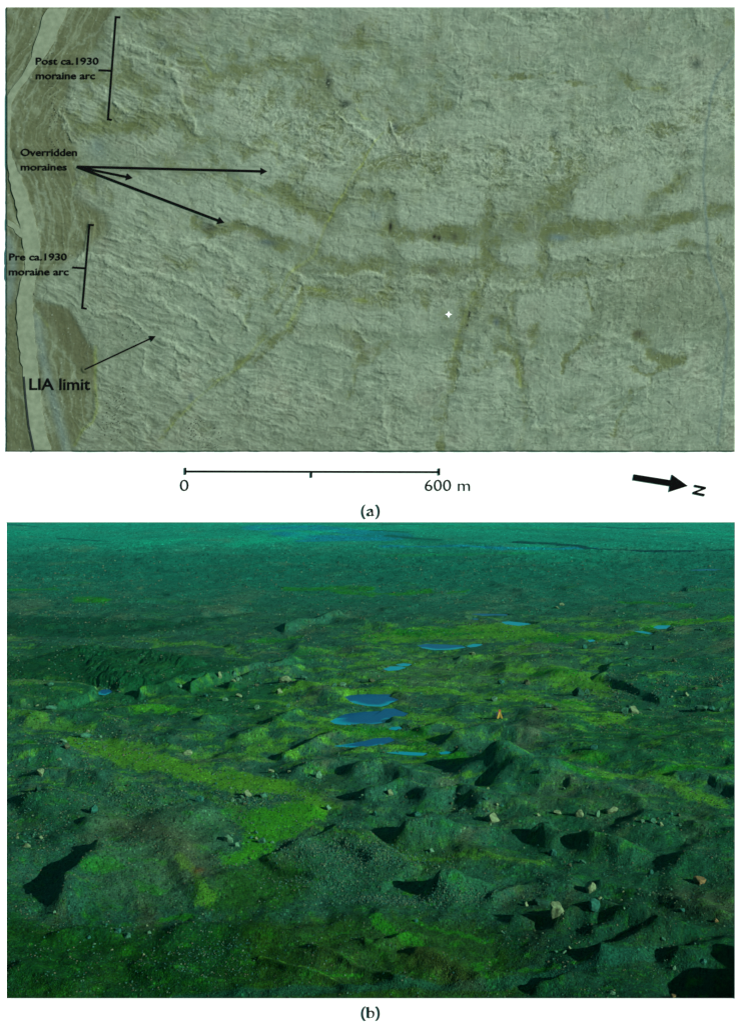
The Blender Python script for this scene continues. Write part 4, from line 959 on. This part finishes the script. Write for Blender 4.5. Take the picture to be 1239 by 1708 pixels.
# px, py(base), width px, height px, colour, label
B = [
 (820, 1370, 27, 17, 'warm', "large blocky buff boulder, biggest on the dark slope right of the shadowed knoll"),
 (1020, 1357, 22, 12, 'warm', "low wide buff boulder at the right end of the row of pale boulders"),
 (968, 1362, 15, 13, 'warm', "buff boulder in the middle of the row of pale boulders"),
 (929, 1358, 14, 9, 'warm', "low buff boulder at the left end of the row of pale boulders"),
 (997, 1362, 9, 12, 'pale', "upright narrow pale stone between two buff boulders in the row"),
 (897, 1361, 8, 6, 'warm', "small pale stone just left of the row of pale boulders"),
 (378, 1404, 21, 17, 'pale', "rounded pale boulder at the left edge of the vivid green moss flat"),
 (395, 1412, 11, 8, 'pale', "small pale stone tucked right of the rounded boulder by the moss flat"),
 (154, 1356, 13, 16, 'teal', "upright teal grey block with long shadow on the left slope"),
 (66, 1292, 18, 15, 'warm', "angular buff boulder near the left edge with a black shadow"),
 (412, 1328, 14, 13, 'warm', "rounded buff boulder on the upper edge of the bright meadow"),
 (402, 1332, 12, 8, 'pale', "small pale boulder leaning against the buff boulder above the moss"),
 (332, 1337, 16, 10, 'teal', "low teal grey boulder on stony ground below the long meadow"),
 (438, 1330, 14, 11, 'grey', "grey boulder right of the buff pair above the vivid moss"),
 (532, 1297, 12, 12, 'pale', "round pale boulder alone in front of the dark gap below the ponds"),
 (650, 1325, 12, 10, 'warm', "pale boulder at the foot of the small knoll below the lowest pond"),
 (577, 1330, 11, 7, 'pale', "flat pale stone left of the shadowed dip"),
 (546, 1350, 12, 9, 'pale', "pale boulder on brown ground right of the vivid moss"),
 (452, 1289, 12, 7, 'warm', "flat buff stone in the dark gully at the meadow's right end"),
 (922, 1427, 13, 12, 'teal', "round teal boulder with a long shadow on the grassy bench"),
 (972, 1440, 10, 6, 'grey', "low grey stone right of the round teal boulder"),
 (985, 1488, 18, 19, 'warm', "pointed triangular boulder above the pair of big ridge boulders"),
 (990, 1517, 23, 18, 'teal', "large blocky teal boulder on the crest of the dark hollow"),
 (928, 1528, 26, 30, 'warm', "tall leaning slab boulder standing in the black shadow"),
 (903, 1509, 24, 12, 'dark', "dark low boulder behind the leaning slab"),
 (876, 1511, 10, 9, 'warm', "small pale pointed stone left of the dark low boulder"),
 (1000, 1500, 8, 5, 'warm', "little buff stone just above the blocky teal boulder"),
 (1167, 1474, 21, 13, 'orange', "orange brown boulder alone on the right slope"),
 (965, 1161, 23, 16, 'dark', "large dark square boulder by the grassy bend at the right"),
 (979, 1157, 9, 9, 'grey', "small grey stone touching the right of the dark square boulder"),
 (879, 1142, 12, 9, 'brown', "dark brown boulder on the grass left of the dark square boulder"),
 (833 + 4, 1140, 12, 8, 'teal', "teal stone left of the brown boulder on the grass"),
 (913, 1181, 13, 10, 'grey', "grey boulder at the left of a low cluster above the yellow tripod's slope"),
 (927, 1184, 12, 7, 'brown', "brownish boulder at the right of the low cluster beside the grey one"),
 (1042, 1190, 14, 11, 'grey', "grey boulder on the left side of the pile below the plateau"),
 (1056, 1189, 20, 14, 'warm', "largest boulder of the pile below the plateau"),
 (1050, 1183, 12, 8, 'grey', "grey boulder on top of the pile below the plateau"),
 (1170, 1187, 22, 13, 'grey', "wide grey boulder in the pile near the right edge"),
 (1186, 1185, 14, 9, 'teal', "teal boulder right of the wide grey one near the right edge"),
 (1202, 1187, 9, 8, 'grey', "small grey stone at the right end of the pile near the right edge"),
 (1144, 1161, 10, 8, 'warm', "buff stone with a dark shadow on the stony plateau"),
 (1043, 1076, 13, 9, 'grey', "grey boulder on the flat right of the uppermost stream"),
 (974, 1082, 10, 8, 'teal', "teal boulder left of the grey boulder beyond the plateau"),
 (787, 1092, 11, 6, 'warm', "pale flat boulder just below the long narrow pond"),
 (1125, 1104, 9, 5, 'brown', "low brown stone on the plateau top"),
 (1091, 1084, 9, 8, 'dark', "dark stone near the head of the black plateau edge"),
 (1046, 1111, 7, 6, 'pale', "small round pale stone on the plateau just right of its black edge"),
 (620, 1138, 10, 8, 'brown', "brown boulder above the upper round pond"),
 (571, 1144, 12, 7, 'pale', "pale boulder left of the brown one above the upper pond"),
 (557, 1145, 10, 6, 'grey', "grey stone at the left of the trio above the upper pond"),
 (465, 1156, 13, 9, 'warm', "buff boulder on the rounded mound left of the ponds"),
 (474, 1139, 20, 14, 'warm', "broad buff boulder at the end of the dark diagonal gully"),
 (506, 1134, 12, 9, 'grey', "grey boulder right of the broad buff one by the gully"),
 (428, 1183, 10, 8, 'pale', "round pale stone low on the mound left of the ponds"),
 (480, 1180, 8, 7, 'grey', "grey stone halfway up the mound left of the ponds"),
 (366, 1129, 8, 11, 'warm', "upright buff boulder between the two dark diagonal gullies"),
 (391, 1127, 10, 10, 'grey', "grey boulder right of the upright buff one between the gullies"),
 (301, 1147, 9, 6, 'pale', "pale stone at the mouth of the black cut"),
 (398, 1163, 11, 8, 'warm', "buff boulder on the bank below the diagonal gullies"),
 (342, 1162, 12, 6, 'teal', "flat teal stone on the bank below the diagonal gullies"),
 (375, 1169, 10, 7, 'pale', "pale stone with a black shadow above the small green lens"),
 (84, 1143, 13, 7, 'grey', "grey boulder on top of the pale terrace at the left"),
 (314, 1259, 17, 9, 'warm', "buff boulder alone on the slope above the long meadow"),
 (139, 1230, 17, 12, 'grey', "grey boulder at the head of the long meadow"),
 (145, 1221, 8, 7, 'warm', "small buff stone behind the grey boulder at the meadow's head"),
 (105, 1239, 12, 8, 'pale', "pale boulder left of the meadow's head"),
 (109, 1249, 13, 10, 'brown', "brown boulder below the pale one left of the meadow's head"),
 (99, 1268, 9, 5, 'warm', "flat buff stone under the brown boulder at the left"),
 (82, 1184, 20, 11, 'grey', "grey boulder at the foot of the terrace bank at the left"),
 (43, 1413, 14, 9, 'warm', "buff boulder in the stony patch above the big black shadow"),
 (68, 1399, 8, 6, 'warm', "small buff stone above the boulder of the stony patch"),
 (62, 1320, 9, 13, 'dark', "dark upright stone beside the small yellow moss spot at the left"),
 (719, 1421, 11, 7, 'pale', "pale stone right of the large shadowed knoll"),
 (693, 1362, 15, 9, 'teal', "teal boulder on the crest of the large shadowed knoll"),
 (625, 1360, 7, 9, 'teal', "teal stone at the tip of the large knoll's left shoulder"),
 (901, 1290, 12, 7, 'dark', "dark boulder on the right flank of the broad grey mound"),
 (940, 1317, 6, 6, 'pale', "small pale stone right of the broad grey mound"),
 (990, 1250, 16, 8, 'teal', "teal boulder on the open slope below the tripod"),
 (824, 1169, 12, 8, 'pale', "pale boulder on the grass strip above the tripod"),
 (437, 1406, 14, 9, 'grey', "grey boulder on the lower part of the vivid moss flat"),
 (196, 1555, 9, 9, 'teal', "teal stone on the low green mound at bottom left"),
 (213, 1564, 13, 8, 'grey', "grey boulder right of the low green mound at bottom left"),
 (249, 1557, 8, 5, 'pale', "pale flat stone on the dark slope at bottom left"),
 (147, 1566, 7, 6, 'teal', "little teal stone on top of the low mound at bottom left"),
 (91, 1523, 5, 5, 'pale', "tiny pale stone under the big black shadow"),
 (105, 1457, 6, 5, 'pale', "tiny pale stone at the upper rim of the big black shadow"),
 (1020, 1658, 12, 7, 'pale', "pale boulder at the bottom edge right of the track"),
 (1123, 1664, 9, 6, 'orange', "orange stone at the rim of the bottom right black hollow"),
 (1173, 1608, 12, 9, 'teal', "teal boulder above the bottom right black hollow"),
 (1125, 1617, 7, 8, 'pale', "pale pointed stone at the left rim of the bottom right hollow"),
 (1137, 1521, 9, 8, 'teal', "teal stone on the right slope below the orange boulder"),
 (1195, 1538, 9, 6, 'orange', "small orange stone near the right edge"),
 (1106, 1569, 8, 6, 'grey', "grey stone on the ridge right of the long black shadow"),
 (927, 1589, 7, 5, 'grey', "leftmost stone of three below the black ridge shadow"),
 (942, 1590, 9, 6, 'pale', "largest pale stone of three below the black ridge shadow"),
 (949, 1583, 7, 6, 'warm', "topmost stone of three below the black ridge shadow"),
 (694, 1538, 8, 6, 'teal', "teal stone on the dark heath below the cobble line"),
 (1170, 1052, 10, 6, 'grey', "grey stone on the distant ridge at the right"),
 (936, 1010, 11, 6, 'warm', "distant buff boulder, upper one of the far pair"),
 (928, 1015, 10, 6, 'warm', "distant buff boulder, lower one of the far pair"),
 (984, 1026, 6, 5, 'grey', "distant grey stone right of the far pair"),
 (1028, 1021, 8, 5, 'teal', "distant teal stone with a small black shadow"),
 (1201, 1146, 9, 7, 'brown', "brown stone on the plateau at the right edge"),
 (1160, 1150, 9, 6, 'brown', "brown stone on the stony middle of the plateau"),
 (1088, 1372, 12, 8, 'grey', "grey boulder at the left of the cluster on the right slope"),
 (1102, 1377, 9, 7, 'warm', "buff stone in the cluster on the right slope"),
 (1131, 1362, 8, 6, 'brown', "brown stone above the cluster on the right slope"),
 (1086, 1458, 8, 8, 'teal', "teal stone in the shadow at the end of the long crest"),
 (950, 1444, 7, 6, 'brown', "small brown stone on the grassy bench"),
]
bp_ = np.array([(b[0], b[1]) for b in B], float)
gx_, gy_, gz_ = ground_at(bp_[:, 0], bp_[:, 1])
def put_rock(px, w, h, kcol, x, y, z, idx, flat=1.0):
    m = y / F
    o = bpy.data.objects.new("boulder", shapes[kcol][idx % 5])
    COL.objects.link(o)
    rx = w * m / 2 / .82; rz = h * m / 1.45
    o.scale = (rx, (rx + rz) / 2 * .95, rz)
    o.rotation_euler = (float(rng.uniform(-.25, .25)), float(rng.uniform(-.2, .2)), 0.35 * float(rng.uniform(-1, 1)))
    o.location = (x, y + rx * .3, z + rz * .30)
    return o
for i, b in enumerate(B):
    o = put_rock(b[0], b[2], b[3], b[4], gx_[i], gy_[i], gz_[i], i * 3 + 1)
    tag(o, b[5], "boulder")

# medium boulders strewn through known stony patches: they differ only by the patch they lie in
PATCH = [
 ((40, 1400, 26, 8), 'stony patch above the big black shadow at the left', 14, (5, 9)),
 ((120, 1235, 60, 12), 'stony ground around the head of the long meadow', 14, (5, 9)),
 ((60, 1180, 50, 10), 'foot of the terrace bank at the left', 10, (4, 9)),
 ((250, 1325, 90, 14), 'stony bank below the long meadow', 16, (5, 9)),
 ((420, 1340, 50, 8), 'rubble strip above the vivid moss flat', 12, (5, 10)),
 ((420, 1402, 30, 12), 'lower left part of the vivid moss flat', 8, (5, 10)),
 ((200, 1565, 90, 25), 'dark green heath at the bottom left', 12, (4, 8)),
 ((460, 1290, 60, 10), 'dark gully right of the long meadow', 9, (5, 9)),
 ((440, 1135, 90, 10), 'rim of the dark diagonal gullies', 14, (5, 10)),
 ((760, 1345, 80, 14), 'rough slope left of the blocky buff boulder', 14, (5, 10)),
 ((640, 1330, 50, 8), 'foot of the knolls below the ponds', 8, (5, 9)),
 ((1090, 1370, 70, 10), 'right slope below the row of pale boulders', 12, (5, 9)),
 ((1110, 1150, 90, 14), 'stony top of the plateau at the right', 20, (3, 7)),
 ((1050, 1190, 60, 10), 'ground around the boulder pile below the plateau', 12, (4, 8)),
 ((870, 1160, 90, 12), 'grass strip left of the dark square boulder', 10, (4, 8)),
 ((1050, 1500, 70, 20), 'right slope around the blocky teal boulder', 14, (4, 8)),
 ((880, 1560, 60, 25), 'ground left of the long black ridge shadow', 10, (4, 8)),
 ((650, 1255, 70, 12), 'banks of the lowest ponds', 9, (4, 7)),
 ((830, 1300, 90, 25), 'broad grey mound in the middle', 12, (3, 7)),
]
for (cx, cy, sx, sy), where, nb_, (s0, s1) in PATCH:
    qx = cx + rng.normal(0, sx * .6, nb_); qy = cy + rng.normal(0, sy * .6, nb_)
    qx = np.clip(qx, 14, 1222); qy = np.clip(qy, 880, 1662)
    X_, Y_, Z_ = ground_at(qx, qy)
    for i in range(nb_):
        w = s0 * .62 + (s1 - s0) * float(rng.random()) ** 2.2
        kc = ['warm', 'pale', 'teal', 'grey', 'grey', 'brown'][rng.integers(6)]
        o = put_rock(qx[i], w, w * rng.uniform(.55, .85), kc, X_[i], Y_[i], Z_[i], int(rng.integers(5)))
        tag(o, "small rough stone, " + where, "boulder", "small stones on the " + where)

# ------------------------------------------------------------------ the countless smaller stones
def stones(name, n, boxes, smin, smax, cols, label, seed, clump=True):
    r = np.random.default_rng(seed)
    pxs, pys = [], []
    for (cx, cy, sx, sy, wgt) in boxes:
        k = int(n * wgt)
        if sx > 400:
            pxs.append(r.uniform(cx - sx, cx + sx, k)); pys.append(r.uniform(cy - sy, cy + sy, k))
        else:
            pxs.append(r.normal(cx, sx * .55, k)); pys.append(r.normal(cy, sy * .55, k))
    px = np.concatenate(pxs); py = np.concatenate(pys)
    k = (px > -60) & (px < 1300) & (py > 930) & (py < 1690)
    px, py = px[k], py[k]
    cl_ = fbm(px / 42, F * np.log(py - CY) * .42 / 42, 4, seed + 900, .6)
    k = r.random(len(px)) < (sstep(-.25, .45, cl_) if clump else 2)
    px, py = px[k], py[k]
    X, Y = to_world(px, py); Z = height(X, Y)
    # none in the water
    wet = np.zeros(len(px), bool)
    ppx, ppy = px, py
    for poly in PONDS.values(): wet |= poly_mask(ppx, ppy, poly, 1.5, 2.0) > .3
    X, Y, Z, px, py = X[~wet], Y[~wet], Z[~wet], px[~wet], py[~wet]
    N = len(X)
    base = np.array([(1, 0, 0), (-1, 0, 0), (0, 1, 0), (0, -1, 0), (.1, 0, 1), (0, 0, -1), (.6, .6, .55), (-.6, -.6, .5)])
    base = np.array([(.9, -.1, -.2), (.3, .9, -.1), (-.8, .5, -.2), (-.7, -.7, -.1), (.3, -.9, -.2), (.5, .3, .65), (-.4, .4, .75), (-.1, -.6, .6)])
    faces = [(0, 1, 5), (1, 6, 5), (1, 2, 6), (2, 3, 6), (3, 7, 6), (3, 4, 7), (4, 5, 7), (4, 0, 5), (5, 6, 7)]
    m = Y / F
    s = smin * (smax / smin) ** (r.random(N) ** 1.8) * m / 2
    ang = r.uniform(0, 2 * math.pi, N)
    ca, sa = np.cos(ang), np.sin(ang)
    jit = 1 + r.uniform(-.3, .3, (N, 8, 3))
    P = base[None] * jit
    x = P[..., 0] * ca[:, None] - P[..., 1] * sa[:, None]; y = P[..., 0] * sa[:, None] + P[..., 1] * ca[:, None]
    s = s.astype(np.float32)
    V = np.stack([X[:, None] + x * s[:, None], Y[:, None] + y * s[:, None], Z[:, None] + (P[..., 2] * .85 + .1) * s[:, None]], -1).reshape(-1, 3)
    me = bpy.data.meshes.new(name)
    Fq = (np.array(faces)[None] + (np.arange(N) * 8)[:, None, None]).reshape(-1, 3)
    me.vertices.add(len(V)); me.vertices.foreach_set("co", V.reshape(-1).astype(np.float32))
    me.loops.add(len(Fq) * 3); me.loops.foreach_set("vertex_index", Fq.reshape(-1).astype(np.int32))
    me.polygons.add(len(Fq)); me.polygons.foreach_set("loop_start", (np.arange(len(Fq)) * 3).astype(np.int32)); me.polygons.foreach_set("loop_total", np.full(len(Fq), 3, np.int32))
    me.update(calc_edges=True)
    ci = r.integers(len(cols), size=N); cl = np.array(cols)[ci] * r.uniform(.3, .85, (N, 1))
    a = me.color_attributes.new("col", 'FLOAT_COLOR', 'POINT')
    arr = np.ones((N, 8, 4), np.float32); arr[..., :3] = cl[:, None, :]
    a.data.foreach_set("color", arr.reshape(-1))
    m_, t_, b_ = mat_new(name + "_stone", (.1, .2, .15), .92, .08)
    at_ = t_.nodes.new("ShaderNodeAttribute"); at_.attribute_name = "col"; t_.links.new(at_.outputs["Color"], b_.inputs["Base Color"])
    o = link(name, me, m_)
    tag(o, label, "stones", kind="stuff")
SC = [srgb(34, 92, 72), srgb(48, 96, 70), srgb(70, 104, 74), srgb(22, 80, 64), srgb(76, 88, 62)]
stones("scattered_stones", 75000, [(619, 1300, 640, 370, .45), (619, 1080, 640, 140, .25), (619, 1330, 640, 120, .12), (1050, 1500, 200, 120, .05), (120, 1400, 140, 130, .06), (150, 1240, 120, 40, .03), (1120, 1150, 120, 25, .04)], 1.0, 4.6, SC, "countless small grey stones strewn over the whole moraine ground", 21)
stones("cobble_field", 7000, [(600, 1430, 110, 22, .3), (560, 1412, 80, 14, .12), (690, 1495, 130, 9, .28), (560, 1470, 110, 12, .1), (250, 1330, 160, 25, .1), (430, 1330, 70, 12, .06), (350, 1590, 90, 50, .06)], 1.5, 4.8, SC[:4], "dense bands of grey cobbles on the bench in the middle foreground", 22, False)

# ------------------------------------------------------------------ survey tripod
def tripod():
    X_, Y_, Z_ = [float(v[0]) for v in ground_at(833, 1198)]
    mp = Y_ / F
    H_ = 14.5 * mp
    t = empty("survey_tripod", (X_, Y_, Z_))
    tag(t, "yellow survey tripod with a dark instrument on top, standing right of the ponds", "tripod")
    ym, _, _ = mat_new("tripod_yellow", (.27, .20, .02), .5, .3); dm, _, _ = mat_new("instrument_dark", (.02, .03, .06), .5, .4); rm_, _, _ = mat_new("instrument_red", (.30, .05, .04), .5, .4)
    def bar(name, a, b, w, mat, par):
        a = Vector(a); b = Vector(b); d = (b - a).normalized(); u = d.cross(Vector((0, 1, .2))).normalized(); v_ = d.cross(u)
        vs = [p + u * sx * w + v_ * sy * w for p in (a, b) for sx, sy in ((-1, -1), (1, -1), (1, 1), (-1, 1))]
        fs = [(0, 1, 2, 3), (4, 7, 6, 5), (0, 4, 5, 1), (1, 5, 6, 2), (2, 6, 7, 3), (3, 7, 4, 0)]
        return pydata(name, vs, fs, mat, par)
    top = (0, 0, H_ * .74)
    sp_ = 3.6 * mp
    for ax, ay in ((-sp_, -.3), (sp_ * 1.1, -.25), (0.1 * sp_, .55)):
        bar("leg", (ax, ay, 0.0), (top[0] + ax * .12, top[1] + ay * .12, top[2]), .13, ym, t)
    vs, fs = box_vf(-.22, .22, -.2, .2, H_ * .74, H_ * .78); pydata("head_plate", vs, fs, ym, t)
    bm = bmesh.new(); bmesh.ops.create_cube(bm, size=1)
    bmesh.ops.bevel(bm, geom=bm.edges[:] , offset=.12, segments=2, affect='EDGES')
    for v_ in bm.verts: v_.co = Vector((v_.co.x * .42, v_.co.y * .32, v_.co.z * H_ * .2 + H_ * .88))
    me = bpy.data.meshes.new("instrument"); bm.to_mesh(me); bm.free(); ins = link("instrument", me, rm_, t)
    vs, fs = box_vf(-.62, -.26, -.2, .15, H_ * .3, H_ * .72); pydata("instrument_case", vs, fs, dm, t)
tripod()

# ------------------------------------------------------------------ air
vs, fs = box_vf(-32000, 32000, -90, 32000, -12, 56)
hz = pydata("haze", vs, fs)
hm = bpy.data.materials.new("teal_air"); hm.use_nodes = True
hn = hm.node_tree; hn.nodes.clear()
pv = hn.nodes.new("ShaderNodeVolumePrincipled"); ho = hn.nodes.new("ShaderNodeOutputMaterial")
pv.inputs["Color"].default_value = (.03, .85, .60, 1); pv.inputs["Density"].default_value = .000035
pv.inputs["Anisotropy"].default_value = 0
hn.links.new(pv.outputs[0], ho.inputs["Volume"])
hz.data.materials.append(hm)
tag(hz, kind="stuff"); hz["label"] = "thin teal haze over the distant outwash plain"; hz["category"] = "haze"
